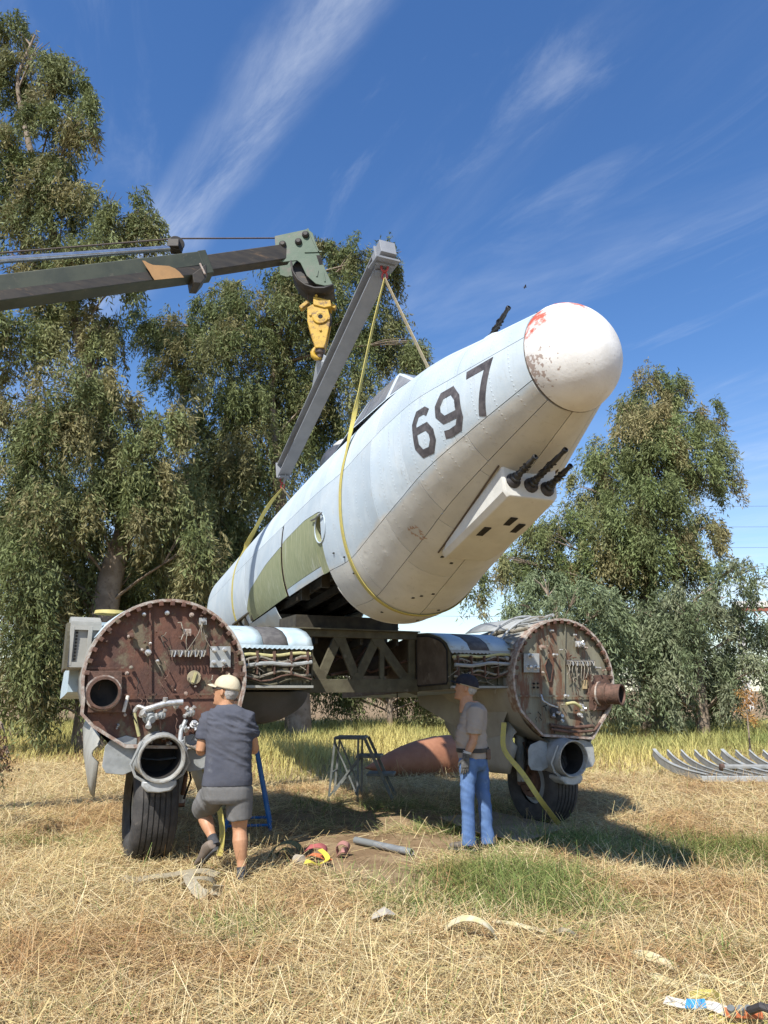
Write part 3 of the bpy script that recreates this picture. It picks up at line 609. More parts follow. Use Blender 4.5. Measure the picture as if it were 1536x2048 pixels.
# faded crest below the paint line, and small vent holes
bc = surf(1.083, phi_of(1.083, -.62), .002)
crest = MB(); 
for a in np.linspace(0, 2*math.pi, 11)[:-1]:
    rr_ = .045*(1+.25*math.sin(3*a)); c2 = (1.083+rr_*math.cos(a), -.60+rr_*1.0*math.sin(a)); crest.add([surf(c2[0]-.017, phi_of(c2[0]-.017, c2[1]), .002), surf(c2[0]+.015, phi_of(c2[0]+.015, c2[1]-.01), .002), surf(c2[0]+.005, phi_of(c2[0]+.005, c2[1]+.022), .002)], [(0, 1, 2)])
obj('faded_crest', crest, mat('faded_brown', (.28, .16, .10), (.45, .36, .28), rough=.8, scale=60), fus, 0)
for s_, p_ in ((.42, -88), (.36, -82), (.30, -78), (.95, -84), (1.0, -76), (-.2, -70), (-.25, -95), (.1, -100), (-.1, -27), (-.05, -38), (-.3, -22)):
    obj('vent_hole', MB().box(surf(s_, p_, 0), (.026, .026, .010)), slot_shade, fus, 0)
# cockpit canopy
glass = mat('dusty_pane', (.17, .18, .20), (.23, .24, .26), rough=.22, scale=5, spec=.6)
C = {'fb': (.34, .82, 1.02), 'ft': (.30, .38, 1.31), 'fs': (.50, .52, .93), 'rt': (.30, -.55, 1.40), 'rs': (.52, -.62, 1.02), 'tt': (.22, -1.35, 1.20), 'ts': (.48, -1.30, 1.02)}
cv = lambda k, sx: (C[k][0]*sx, -C[k][1], C[k][2])
def quad(a, b, c, d, th=.012): 
    P = np.array([a, b, c, d], float); nrm = np.cross(P[1]-P[0], P[2]-P[0]); nrm /= np.linalg.norm(nrm); return MB().prism(P, nrm*th)
def shrink(P, k=.84):
    P = np.array(P, float); c = P.mean(0); return c+(P-c)*k
frame_m = skin
body = MB()
keys = ['fb', 'ft', 'rt', 'tt']
body.add([cv('fb', -1), cv('ft', -1), cv('rt', -1), cv('tt', -1), cv('ts', -1), cv('rs', -1), cv('fs', -1), cv('fb', 1), cv('ft', 1), cv('rt', 1), cv('tt', 1), cv('ts', 1), cv('rs', 1), cv('fs', 1)],
         [(0, 1, 8, 7), (1, 2, 9, 8), (2, 3, 10, 9), (3, 4, 11, 10), (0, 6, 1), (1, 6, 5, 2), (2, 5, 4, 3), (7, 8, 13), (8, 9, 12, 13), (9, 10, 11, 12)])
cano = obj('canopy', body, skin, fus, 15, .004)
def pane(ks, sx, k=.84, off=.006):
    P = shrink([cv(q, s2) for q, s2 in zip(ks, sx)], k); nrm = np.cross(P[1]-P[0], P[2]-P[0]); nrm /= np.linalg.norm(nrm)
    c = P.mean(0); out = c-np.array([0, .3, 1.0]); nrm = nrm if nrm@out > 0 else -nrm
    obj('canopy_pane', MB().prism(P-nrm*.004, nrm*(off+.004)), glass, cano, 0)
for sx in (-1, 1):
    pane(('ft', 'rt', 'rs', 'fs'), (sx,)*4, .86); pane(('fb', 'ft', 'fs'), (sx,)*3, .78)
    pane(('rt', 'tt', 'ts', 'rs'), (sx,)*4, .70)
pane(('fb', 'ft', 'ft', 'fb'), (-1, -1, 1, 1), .86)
# dorsal turret fairing behind the canopy
obj('dorsal_fairing', MB().ball((0, 2.3, 1.27), (.34, .46, .30), 20, 10), mat('dark_dome', (.05, .055, .06), (.09, .09, .10), rough=.3, scale=6), fus)
obj('dorsal_cap', MB().ball((0, 2.2, 1.50), (.20, .26, .09), 16, 7), cream, fus)
# ---------------------------------------------------------------- wing centre section on its wheels
YW = .43370553; WS = np.array([math.cos(YW), math.sin(YW), 0]); WN = np.array([math.sin(YW), -math.cos(YW), 0])
WM = np.array([-2.35104694, 7.76365705, 0])+2.4*WS
wing = thing('wing_centre_section', 'stripped wing centre section with two rusty firewalls standing on its wheels', 'aircraft wing', WM, (0, 0, YW))
def onv(px, py, v):
    r = ray(px, py); o_ = np.array([0, 0, CH]); k = ((WM+WN*v-o_)@WN)/(r@WN); P = o_+r*k-WM; return P@WS, P[2]
def wp(u, v, z): return np.array([u, -v, z])
VD, RD, HD = .5476, .7614, 1.725
rustm = mat('rusty_firewall', (.145, .068, .045), (.085, .045, .034), rough=.7, scale=5, bump=.4, bscale=26, c3=(.15, .125, .08), f3=.565, s3=4.5, metal=.15, detail=10, stretch=(1, 1, .7))
rust2 = mat('rust_streaked_firewall', (.235, .225, .165), (.17, .155, .11), rough=.7, scale=3.0, bump=.25, bscale=22, c3=(.15, .075, .045), f3=.52, s3=3.4, metal=.15, stretch=(2.2, 1, .45), detail=10)
rim_m = mat('flaking_rim', (.42, .38, .33), (.24, .15, .11), rough=.7, scale=16, bump=.4, bscale=40)
rustp = mat('rust_pipe', (.16, .09, .065), (.09, .055, .04), rough=.75, scale=14, bump=.3, bscale=50, metal=.2)
alu = mat('dull_aluminium', (.44, .45, .44), (.33, .34, .33), rough=.5, scale=7, bump=.12, bscale=30, c3=(.24, .23, .20), f3=.62, s3=5, metal=.25)
chrome = mat('bright_fitting', (.62, .61, .58), (.42, .41, .39), rough=.35, scale=30, metal=.6)
greyp = mat('grey_plate', (.33, .34, .33), (.25, .26, .25), rough=.6, scale=8, bump=.1, c3=(.20, .19, .17), f3=.64, s3=9)
blk = mat('duct_black', (.012, .012, .012), (.03, .026, .022), rough=.9, scale=8)
wire = mat('wire_sleeve', (.30, .27, .21), (.17, .15, .115), rough=.7, scale=30)
yellowm = mat('yellow_hose', (.50, .47, .22), (.40, .36, .18), rough=.6, scale=20)
wskin = mat('wing_blue_paint', (.36, .46, .52), (.45, .53, .56), rough=.55, scale=4, bump=.15, bscale=9, c3=(.30, .31, .30), f3=.62, s3=7)
walk = mat('walkway_black', (.075, .07, .07), (.12, .115, .11), rough=.85, scale=12, bump=.2)
wgreen = mat('zinc_primer', (.11, .10, .062), (.075, .065, .04), rough=.75, scale=7, bump=.2, c3=(.17, .155, .11), f3=.64, s3=6)
brownplate = mat('stained_plate', (.135, .105, .075), (.09, .068, .048), rough=.75, scale=5, bump=.2, c3=(.20, .16, .12), f3=.6, s3=3)
rubber = mat('tyre_rubber', (.038, .036, .034), (.065, .06, .056), rough=.85, scale=9, bump=.25, bscale=40, c3=(.12, .105, .09), f3=.64, s3=5)
dpaint = mat('nacelle_paint', (.34, .335, .30), (.27, .265, .235), rough=.55, scale=3, bump=.15, c3=(.24, .22, .19), f3=.63, s3=4)
FWD = np.array([0, -1., 0])
def firewall(cu, fm, lower, side):
    """side -1: the inner one in the photograph's left; lower: outline points under the circle"""
    ang = np.linspace(R_(-14), R_(194), 44)
    up = [(cu+RD*math.cos(a), HD+RD*math.sin(a)) for a in ang]
    out = up+lower
    P = [wp(u, VD-.03, z) for u, z in out]
    fw = obj('firewall', MB().prism(P, (0, .03, 0)), fm, wing, 20)
    # rim flange, bent forward, with clips all round
    Pf = np.array([(u, z) for u, z in out]); nxt = np.roll(Pf, -1, 0); prv = np.roll(Pf, 1, 0); tn = nxt-prv; tn /= np.linalg.norm(tn, axis=1)[:, None]; nr = np.stack([tn[:, 1], -tn[:, 0]], 1)
    r0 = [wp(*(q[0], VD-.12, q[1])) for q in Pf+nr*.012]; r1 = [wp(q[0], VD+.045, q[1]) for q in Pf+nr*.016]; r2 = [wp(q[0], VD+.045, q[1]) for q in Pf-nr*.012]; r3 = [wp(q[0], VD+.002, q[1]) for q in Pf-nr*.016]
    obj('firewall_rim', MB().loft([r0, r1, r2, r3], False, False), rim_m, wing, 40)
    for i, a in enumerate(np.linspace(R_(4), R_(176), 21)):
        c = np.array([cu+(RD-.028)*math.cos(a), HD+(RD-.028)*math.sin(a)]); rot = Matrix.Rotation(-(a), 3, 'Y')
        obj('rim_clip', MB().box(wp(c[0], VD+.028, c[1]), (.045, .05, .042), rot), rustm if i % 4 else rustp, wing, 0, .004)
    return fw
LU, RU = -2.4, 2.4
def cir(cu, deg, k=1): return (cu+RD*k*math.cos(R_(deg)), HD+RD*k*math.sin(R_(deg)))
fwl = firewall(LU, rustm, [onv(164, 1428, VD), onv(186, 1452, VD), onv(250, 1492, VD), onv(388, 1494, VD), onv(440, 1470, VD), onv(474, 1430, VD)], -1)
fwr = firewall(RU, rust2, [cir(RU, 206), onv(1046, 1430, VD), onv(1082, 1470, VD), onv(1182, 1476, VD), onv(1198, 1446, VD), onv(1217, 1415, VD)], 1)
def stud(parent, px, py, L_=.06, r=.012, m=None, v=VD, head=1.6):
    u, z = onv(px, py, v); return obj('stud', MB().lathe([(0, r*head), (.012, r*head), (.014, r), (L_, r), (L_+.002, r*.6)], wp(u, v-.002, z), FWD, 8, True, True), m or chrome, parent)
for px, py, L_, r, m in ((258, 1273, .04, .012, rim_m), (296, 1305, .09, .02, chrome), (262, 1335, .05, .012, wire), (334, 1226, .05, .015, chrome), (383, 1230, .05, .016, rim_m), (288, 1229, .06, .012, chrome), (300, 1287, .08, .008, chrome), (262, 1272, .10, .02, rustp), (404, 1243, .07, .018, chrome), (430, 1285, .05, .010, rustp), (330, 1358, .04, .008, rustp), (352, 1412, .06, .018, chrome), (283, 1300, .06, .012, rim_m), (315, 1322, .05, .01, chrome), (220, 1265, .035, .009, rim_m), (250, 1430, .03, .01, rim_m), (360, 1275, .04, .01, rustp), (455, 1348, .04, .018, rustp), (470, 1352, .07, .024, rustp)):
    stud(fwl, px, py, L_, r, m)
for px, py, L_, r, m in ((1101, 1262, .06, .012, chrome), (1083, 1295, .07, .022, rim_m), (1107, 1310, .08, .014, chrome), (1160, 1290, .08, .02, chrome), (1170, 1296, .05, .012, rim_m), (1130, 1392, .07, .016, chrome), (1192, 1336, .09, .012, chrome), (1085, 1345, .03, .01, rim_m), (1067, 1367, .03, .008, blk), (1075, 1367, .03, .008, blk), (1067, 1375, .03, .008, blk), (1075, 1375, .03, .008, blk), (1148, 1270, .05, .01, chrome), (1185, 1275, .05, .012, rim_m), (1120, 1300, .05, .008, chrome), (1160, 1410, .06, .014, chrome)):
    stud(fwr, px, py, L_, r, m)
def plate(parent, x0, y0, x1, y1, m, th=.012, name='mounting_plate'):
    P = [onv(a, b, VD) for a, b in ((x0, y0), (x1, y0), (x1, y1), (x0, y1))]
    return obj(name, MB().prism([wp(u, VD-.002, z) for u, z in P], (0, -th, 0)), m, parent, 0, .003)
pl = plate(fwl, 420, 1293, 461, 1335, greyp)
for px, py in ((428, 1301), (449, 1299), (427, 1325), (447, 1324)): stud(pl, px, py, .06, .017, chrome)
pr = plate(fwr, 1047, 1307, 1078, 1345, greyp)
for px, py in ((1059, 1312), (1056, 1334), (1070, 1335)): stud(pr, px, py, .07, .02, chrome)
for fw, x0, x1, y in ((fwl, 340, 412, 1306), (fwr, 1133, 1186, 1326)):
    st = plate(fw, x0, y-6, x1, y+4, mat('terminal_strip', (.10, .09, .08), (.16, .15, .14), rough=.6, scale=40), .03, 'terminal_strip')
    for i in range(11):
        px = x0+(x1-x0)*(i+.5)/11; u, z = onv(px, y-2, VD)
        obj('terminal', MB().tube([wp(u, VD+.02, z+.01), wp(u, VD+.055, z), wp(u+random.uniform(-.02, .02), VD+.06, z-.05)], .007, 6), chrome if i % 2 else wire, st)
# the clutter of small fittings, ties and loose wires left on the sheets
q_ = random.Random(5)
for fw, cu, mats in ((fwl, LU, (rustp, rim_m, rustp, greyp)), (fwr, RU, (rim_m, rustp, rustp, wire))):
    for i in range(20):
        a, rr_ = q_.uniform(0, 2*math.pi), RD*.92*math.sqrt(q_.random()); u, z = cu+rr_*math.cos(a), HD+rr_*math.sin(a)
        if z < 1.05: continue
        r_ = q_.choice((.005, .007, .009, .012)); obj('stud', MB().lathe([(0, r_*1.7), (.01, r_*1.6), (.012, r_), (q_.uniform(.015, .06), r_*.9)], wp(u, VD-.002, z), (q_.uniform(-.2, .2), -1, q_.uniform(-.2, .2)), 7, True, True), q_.choice(mats), fw)
    for i in range(20):
        a, rr_ = q_.uniform(0, 2*math.pi), RD*.8*math.sqrt(q_.random()); u, z = cu+rr_*math.cos(a), max(1.2, HD+rr_*math.sin(a))
        P = [wp(u, VD, z)]
        for k in range(4): P.append(wp(P[-1][0]+q_.uniform(-.04, .04), VD+.02+q_.uniform(0, .04), P[-1][2]-q_.uniform(.0, .06)))
        obj('wire', MB().tube(P, q_.choice((.003, .004, .006)), 5), q_.choice((wire, rustp, blk)), fw)
# beige cover disc with a bar
u, z = onv(388, 1355, VD); cv_ = obj('cover_disc', MB().lathe([(0, .068), (.014, .066), (.016, .0)], wp(u, VD-.002, z), FWD, 24), mat('beige_cover', (.36, .31, .2), (.28, .24, .15), rough=.7, scale=20), fwl)
obj('cover_bar', MB().box(wp(u, VD+.02, z), (.022, .018, .10), Matrix.Rotation(.25, 3, 'Y')), yellowm, cv_)
# panel joints pressed into the sheet
for fw, lst in ((fwl, [((185, 1390), (470, 1388)), ((300, 1210), (300, 1390)), ((172, 1337), (252, 1335))]), (fwr, [((1130, 1246), (1128, 1388)), ((1040, 1392), (1215, 1392)), ((1180, 1350), (1215, 1352))])):
    for a, b in lst:
        (u0, z0), (u1, z1) = onv(*a, VD), onv(*b, VD); obj('sheet_joint', MB().bar(wp(u0, VD+.002, z0), wp(u1, VD+.002, z1), .018, .006, (0, 1, 0)), fw.data.materials[0], fw, 0)
# ragged hole in the outer firewall
u, z = onv(1098, 1340, VD); hp = [wp(u+.055*math.cos(a)*(1+.25*math.sin(3*a)), VD+.001, z+.13*math.sin(a)*(1+.15*math.cos(4*a))) for a in np.linspace(0, 2*math.pi, 15)[:-1]]
obj('torn_hole', MB().prism(hp, (0, -.003, 0)), blk, fwr, 0); obj('torn_edge', MB().tube(hp+[hp[0]], .008, 5, False), rustm, fwr)
# exhaust stacks
def exhaust(fw, px, py, d, L_, r, v0=VD):
    u, z = onv(px, py, v0); d = np.array(d, float)/np.linalg.norm(d); o_ = wp(u, v0, z)
    e = obj('exhaust_stack', MB().lathe([(-.12, r*1.02), (L_*.35, r*1.02), (L_*.36, r*1.10), (L_*.42, r*1.10), (L_*.43, r), (L_-.02, r), (L_-.015, r*1.05), (L_, r*1.05), (L_, r*.90), (-.10, r*.86), (-.105, 0)], o_, d, 30), rustp, fw, 35)
    obj('stack_bore', MB().lathe([(L_-.03, r*.89), (.034, r*.872), (.030, 0)], o_, d, 30), blk, e)
    obj('stack_collar', MB().lathe([(.01, r*1.02), (.01, r*1.2), (.03, r*1.2), (.03, r*1.02)], o_, d, 24), rim_m, e)
exhaust(fwl, 206, 1386, (0, -1, 0), .16, .138)
exhaust(fwr, 1196, 1387, (.52, -1, -.04), .31, .125)
plate(fwl, 175, 1342, 244, 1425, rustp, .018, 'stack_box')
plate(fwr, 1178, 1350, 1219, 1420, rustp, .018, 'stack_box')
# oil cooler intake under each firewall, with flaps and lip scoop
def intake(fw, px, py, r, L_, side):
    u, z = onv(px, py, VD+.14); o_ = wp(u, VD+.14, z); d = np.array([0, -1, -.06]); d /= np.linalg.norm(d)
    n = MB().lathe([(-.34, r*1.15), (-.20, r*1.10), (-.02, r*1.04), (.03, r*1.05), (.05, r*1.03), (.055, r*.98), (.03, r*.90), (-.30, r*.86), (-.31, 0)], o_, d, 36)
    it = obj('oil_cooler_intake', n, alu, fw, 40)
    obj('intake_liner', MB().lathe([(.02, r*.885), (-.29, r*.845), (-.295, 0)], o_, d, 30), blk, it)
    obj('intake_lip', MB().lathe([(.04, r*1.0), (.055, r*1.06), (.075, r*1.03), (.075, r*.97), (.04, r*.9)], o_, d, 36), mat('worn_lip', (.42, .42, .39), (.30, .28, .24), rough=.5, scale=25, metal=.3), it)
    for sx in (-1, 1):
        pts = [(.0, .16), (.10, .20), (.25, .17), (.29, .12), (.30, -.06), (.26, -.13), (.10, -.17), (.0, -.14)]
        if side*sx < 0 or True:
            an = R_(-14)*sx; base = o_+np.array([sx*r*1.02, .06, .02]); ca, sa = math.cos(an), math.sin(an)
            P = [base+np.array([sx*(x*.97), .10-.05*x, zz_*.95+x*.28*-1*.35]) for x, zz_ in pts]
            obj('cooler_flap', MB().prism(P, (0, .012, 0)), greyp, it, 0, .004)
        obj('flap_arm', MB().tube([o_+np.array([sx*r*.9, -.02, r*.75]), o_+np.array([sx*r*1.28, .02, -.05]), o_+np.array([sx*r*1.05, .03, -r*.75]), o_+np.array([sx*r*.5, .03, -r*1.1])], .014, 6), alu, it)
    # lip scoop below
    sc_ = [[o_+np.array([x*k, dy, zz_]) for x, zz_ in ((-.15, -r*.98), (-.155, -r*1.18), (-.11, -r*1.42), (0, -r*1.48), (.11, -r*1.42), (.155, -r*1.18), (.15, -r*.98))] for k, dy in ((.8, .30), (1, .05), (1.02, -.02), (.88, -.035))]
    obj('lip_scoop', MB().loft(sc_, True, True), alu, it, 40, .01)
    return it
il = intake(fwl, 322, 1516, .205, .4, -1)
ir = intake(fwr, 1140, 1516, .205, .4, 1)
# plumbing
def pipe(parent, pts, r, m, name='pipe', v=VD):
    P = []
    for px, py, dv in pts:
        u, z = onv(px, py, v+dv); P.append(wp(u, v+dv, z))
    P = np.array(P)
    if len(P) > 2:
        t_ = np.linspace(0, len(P)-1, len(P)*4); Q = np.stack([np.interp(t_, range(len(P)), P[:, i]) for i in range(3)], 1); Q[1:-1] = (Q[:-2]+2*Q[1:-1]+Q[2:])/4; P = Q
    return obj(name, MB().tube(P, r, 10), m, parent, 40)
def lump(parent, px, py, dv, size, m, name, seed=0):
    u, z = onv(px, py, VD+dv); q = random.Random(seed+int(px)); mb = MB(); c = wp(u, VD+dv, z)
    mb.lathe([(-.5*size, size*.45), (-.3*size, size*.5), (-.28*size, size*.62), (-.1*size, size*.62), (-.08*size, size*.5), (.3*size, size*.5), (.32*size, size*.3), (.6*size, size*.28)], c, (q.uniform(-1, 1), -.6, q.uniform(-.5, .5)), 12, True, True)
    o = obj(name, mb, m, parent, 35)
    for _ in range(3):
        d = np.array([q.uniform(-1, 1), q.uniform(-.8, -.1), q.uniform(-1, 1)]); d /= np.linalg.norm(d)
        obj('fitting', MB().lathe([(0, size*.2), (size*.8, size*.2), (size*.82, size*.28), (size*1.0, size*.28), (size*1.02, size*.15)], c, d, 8, True, True), chrome, o)
    return o
pipe(fwl, [(283, 1432, .02), (288, 1420, .06), (305, 1415, .07), (330, 1407, .07), (366, 1404, .08)], .030, chrome)
pipe(fwl, [(330, 1407, .07), (331, 1395, .08)], .024, chrome)
pipe(fwl, [(292, 1418, .07), (276, 1412, .04), (268, 1424, .02)], .02, chrome)
pipe(fwl, [(256, 1392, .03), (252, 1405, .05), (247, 1424, .06)], .017, mat('white_hose', (.6, .57, .5), (.5, .46, .4), rough=.6, scale=20), 'hose')
pipe(fwl, [(268, 1420, .02), (272, 1445, .03), (278, 1472, .01)], .016, yellowm, 'hose')
lump(fwl, 300, 1436, .06, .10, greyp, 'fuel_pump'); lump(fwl, 322, 1430, .05, .07, alu, 'valve', 4); lump(fwl, 380, 1425, .06, .075, chrome, 'valve', 2); lump(fwl, 388, 1448, .07, .065, chrome, 'valve', 3); lump(fwl, 366, 1455, .06, .06, alu, 'valve', 7)
pipe(fwl, [(372, 1440, .05), (362, 1462, .08), (360, 1485, .10), (374, 1500, .12)], .022, alu)
pipe(fwl, [(360, 1488, .10), (378, 1492, .13), (392, 1500, .10)], .012, wire, 'hose'); pipe(fwl, [(320, 1440, .04), (322, 1470, .03), (325, 1485, .02)], .01, rustp)
pipe(fwl, [(400, 1470, .02), (412, 1450, .05), (404, 1430, .03)], .013, wire, 'hose')
lump(fwl, 334, 1480, .03, .06, rustp, 'drain_cock', 9); lump(fwl, 296, 1482, .03, .05, rim_m, 'drain_cock', 11)
for (a, b, c) in ((((405, 1245, .04), (396, 1270, .05), (372, 1305, .03))), (((404, 1248, .05), (412, 1280, .03), (424, 1300, .02))), (((405, 1245, .05), (402, 1268, .07), (408, 1285, .05))), (((376, 1262, .03), (372, 1280, .05), (374, 1300, .03))), (((310, 1320, .04), (322, 1340, .05), (325, 1352, .02)))):
    pipe(fwl, [a, b, c], .004, wire, 'wire')
plate(fwl, 398, 1236, 413, 1250, greyp, .02, 'junction_box'); plate(fwl, 366, 1258, 382, 1272, rim_m, .02, 'junction_box')
pipe(fwr, [(1082, 1390, .02), (1086, 1402, .06), (1100, 1410, .07), (1115, 1415, .05)], .013, chrome)
pipe(fwr, [(1132, 1408, .05), (1148, 1405, .07), (1162, 1414, .06), (1164, 1424, .04)], .02, yellowm, 'hose')
lump(fwr, 1108, 1422, .05, .085, darkm, 'fuel_pump'); lump(fwr, 1118, 1434, .05, .075, darkm, 'fuel_pump', 5); lump(fwr, 1164, 1418, .05, .055, chrome, 'valve', 6); lump(fwr, 1160, 1430, .06, .05, chrome, 'valve', 8); lump(fwr, 1160, 1288, .04, .06, chrome, 'valve', 12)
pipe(fwr, [(1100, 1450, .03), (1140, 1456, .06), (1186, 1452, .05)], .022, rustp, 'bracket_tube'); pipe(fwr, [(1102, 1458, .03), (1140, 1464, .06), (1188, 1462, .05), (1200, 1446, .03)], .018, rustp, 'bracket_tube')
for i in range(9):
    px = 1136+i*5.5; pipe(fwr, [(px, 1328, .03), (px+random.uniform(-5, 6), 1340, .06), (px+random.uniform(-6, 8), 1356+random.uniform(-8, 6), .05)], .005, wire, 'wire')
plate(fwr, 1165, 1360, 1174, 1378, mat('tan_tag', (.40, .30, .16), rough=.7), .01, 'tag'); plate(fwr, 1150, 1282, 1166, 1294, chrome, .02, 'junction_box')
# ---- nacelle shells behind the firewalls
def nacelle(cu, side):
    rings = []
    for v, k, dz, kb in ((VD-.02, 1.012, 0, .98), (.2, 1.02, .01, .97), (-.5, 1.0, .0, .92), (-1.2, .92, -.02, .80), (-2.0, .72, -.05, .62), (-2.7, .42, -.10, .40), (-3.15, .12, -.14, .12)):
        ring = []
        for a in np.linspace(-200, 20, 28) if False else np.linspace(0, 360, 37)[:-1]:
            c_, s_ = math.cos(R_(a)), math.sin(R_(a)); kk = k if s_ > -.2 else k*(1-(1-kb/k)*.5*(-s_-.2)/.8)
            ring.append(wp(cu+RD*kk*c_, v, HD+dz+RD*kk*s_))
        rings.append(ring)
    return obj('nacelle_shell', MB().loft(rings, False, True), dpaint, wing, 40)
nl_, nr_ = nacelle(LU, -1), nacelle(RU, 1)
# blue cowl panel beside the inner firewall and lifted sheet on top of the outer nacelle
def sheet(pts, m, name, parent=None, th=.006):
    P = np.array(pts, float); nrm = np.cross(P[1]-P[0], P[-1]-P[0]); nrm /= np.linalg.norm(nrm); return obj(name, MB().prism(P, nrm*th), m, parent or wing, 0)
cu_ = LU
arc = lambda cu, a, v, k=1.03: wp(cu+RD*k*math.cos(R_(a)), v, HD+RD*k*math.sin(R_(a)))
def arc_panel(cu, a0, a1, v0, v1, k, m, name, kk=None):
    kk = kk or k; A_ = np.linspace(a0, a1, 12)
    mb = MB().loft([[arc(cu, a, v0, k) for a in A_], [arc(cu, a, (v0+v1)/2, (k+kk)/2+.01) for a in A_], [arc(cu, a, v1, kk) for a in A_]], False, False, False)
    o = obj(name, mb, m, wing, 40); s_ = o.modifiers.new('thickness', 'SOLIDIFY'); s_.thickness = .008; return o
arc_panel(LU, -12, 42, VD-.06, -.6, 1.06, wskin, 'cowl_panel', 1.12)
arc_panel(LU, 60, 150, VD-.10, -.9, 1.03, wskin, 'cowl_panel', 1.06)
arc_panel(RU, 92, 128, VD-.45, -.9, 1.08, greyp, 'cowl_panel', 1.12)
for i, a in enumerate(np.linspace(95, 160, 9)):
    P = [arc(RU, a+random.uniform(-3, 3), v, 1.04+random.uniform(0, .05)) for v in (VD-.06, .25, .05, -.3)]
    obj('conduit', MB().tube(P, .014 if i % 2 else .022, 8), [alu, wire, greyp][i % 3], wing)
obj('hoop_frame', MB().tube([arc(RU, a, .18, 1.09) for a in np.linspace(88, 168, 16)], .016, 8), alu, wing)
obj('hoop_frame', MB().tube([arc(RU, a, -.1, 1.13) for a in np.linspace(88, 168, 16)], .016, 8), alu, wing)
# ---- wing stubs between nacelles and fuselage bay
VF, VR = .42, -.46
def top_z(v):     # top of the aerofoil, highest at the spar and falling to the front
    return np.interp(v, [-3.0, -2.2, -1.3, -.46, -.1, .2, .36, .43], [1.62, 1.92, 2.20, 2.335, 2.32, 2.25, 2.17, 2.08])
def bot_z(v): return np.interp(v, [-3.0, -1.3, -.46, .42], [1.50, 1.56, 1.60, 1.64])
vs = np.linspace(-.46, .43, 12)
def skin_strip(u0, u1, m, name, off=.0, v0=None):
    vv = vs if v0 is None else vs[vs >= v0]
    mb = MB().loft([[wp(u, v, top_z(v)+off) for v in vv] for u in np.linspace(u0, u1, 5)], False, False, False)
    o = obj(name, mb, m, wing, 40); s_ = o.modifiers.new('thickness', 'SOLIDIFY'); s_.thickness = .008; return o
for sg, uin, uout in ((-1, -.86, -1.78), (1, .86, 1.78)):
    ed = np.linspace(uin, uout, 4)
    skin_strip(uin, uin+(uout-uin)*.30, wskin, 'wing_skin'); skin_strip(uin+(uout-uin)*.305, uin+(uout-uin)*.60, walk, 'walkway_strip'); skin_strip(uin+(uout-uin)*.605, uout, wskin, 'wing_skin')
    # rows of fasteners and the ragged lip along the front edge
    nl2 = 34
    V = []; Fc = []
    for i in range(nl2+1):
        u = uin+(uout-uin)*i/nl2; V += [wp(u, .432, 2.085), wp(u, .440, 2.055-.014*(i % 2))]
    Fc = [(2*i, 2*i+1, 2*i+3, 2*i+2) for i in range(nl2)]
    obj('serrated_lip', MB().add(V, Fc), wskin if sg < 0 else greyp, wing, 0)
    obj('front_web', MB().prism([wp(uin, VF-.05, 2.06), wp(uout, VF-.05, 2.06), wp(uout, VF-.05, 1.64), wp(uin, VF-.05, 1.64)], (0, .02, 0)), wgreen, wing, 0)
    obj('lower_ledge', MB().box(wp((uin+uout)/2, VF-.02, 1.655), (abs(uout-uin), .14, .025)), dpaint, wing, 0)
    obj('lower_skin', MB().add([wp(uin, VF, 1.64), wp(uout, VF, 1.64), wp(uout, VR, 1.60), wp(uin, VR, 1.60)], [(0, 1, 2, 3)]), dpaint, wing, 0)
    for i in range(6):
        u = uin+(uout-uin)*(i+.5)/6; obj('web_stiffener', MB().box(wp(u, VF-.035, 1.86), (.025, .03, .36)), wgreen, wing, 0)
    # pipes and cables clipped along the front web
    for j, (zz_, rr_, mm_) in enumerate(((2.00, .018, yellowm), (1.95, .012, wire), (1.90, .022, greyp), (1.87, .010, wgreen), (1.80, .014, wire), (1.76, .009, rustp), (1.72, .012, wgreen), (1.93, .008, rustp))):
        n = 9; P = [wp(uin+(uout-uin)*(.03+.97*i/(n-1)), VF+.01+.05*((j % 3)/2)+random.uniform(-.008, .012), zz_+.02*math.sin(i*1.3+j)*(.6 if rr_ > .015 else 1.6)+(.05*i/n if sg > 0 else -.04*i/n)) for i in range(n)]
        obj('conduit', MB().tube(P, rr_, 7), mm_, wing)
    for i in range(5):
        u = uin+(uout-uin)*(i+.4)/5; obj('pipe_clamp', MB().box(wp(u, VF+.03, 1.90), (.014, .09, .24)), rustp, wing, 0)
    for i in range(10):
        u = uin+(uout-uin)*random.random(); z0 = random.uniform(1.70, 2.0)
        obj('wire', MB().tube([wp(u, VF+.05, z0), wp(u+random.uniform(-.1, .1), VF+.10, z0-.06), wp(u+random.uniform(-.15, .15), VF+.07, z0-random.uniform(.02, .15))], .004, 5), wire, wing)
# inboard end ribs: rounded plate in a frame
def end_rib(u, sg):
    rim = [(v, top_z(v)-.01) for v in np.linspace(VR, VF, 10)]+[(VF, 1.66), (VF-.03, 1.63), (VR+.03, 1.60), (VR, 1.63)]
    e = obj('end_rib', MB().prism([wp(u, v, z) for v, z in rim], (.012*sg, 0, 0)), wgreen, wing, 0)
    c = np.mean(rim, axis=0); inn = [(c[0]+(v-c[0])*.88, c[1]+(z-c[1])*.86) for v, z in rim]
    obj('rib_cover', MB().prism([wp(u-.001*sg, v, z) for v, z in inn], (-.010*sg, 0, 0)), brownplate, e, 0, .006)
    obj('rib_seal', MB().tube([wp(u-.008*sg, v, z) for v, z in inn+[inn[0]]], .012, 6, False), blk, e)
end_rib(-.855, -1); end_rib(.855, 1)
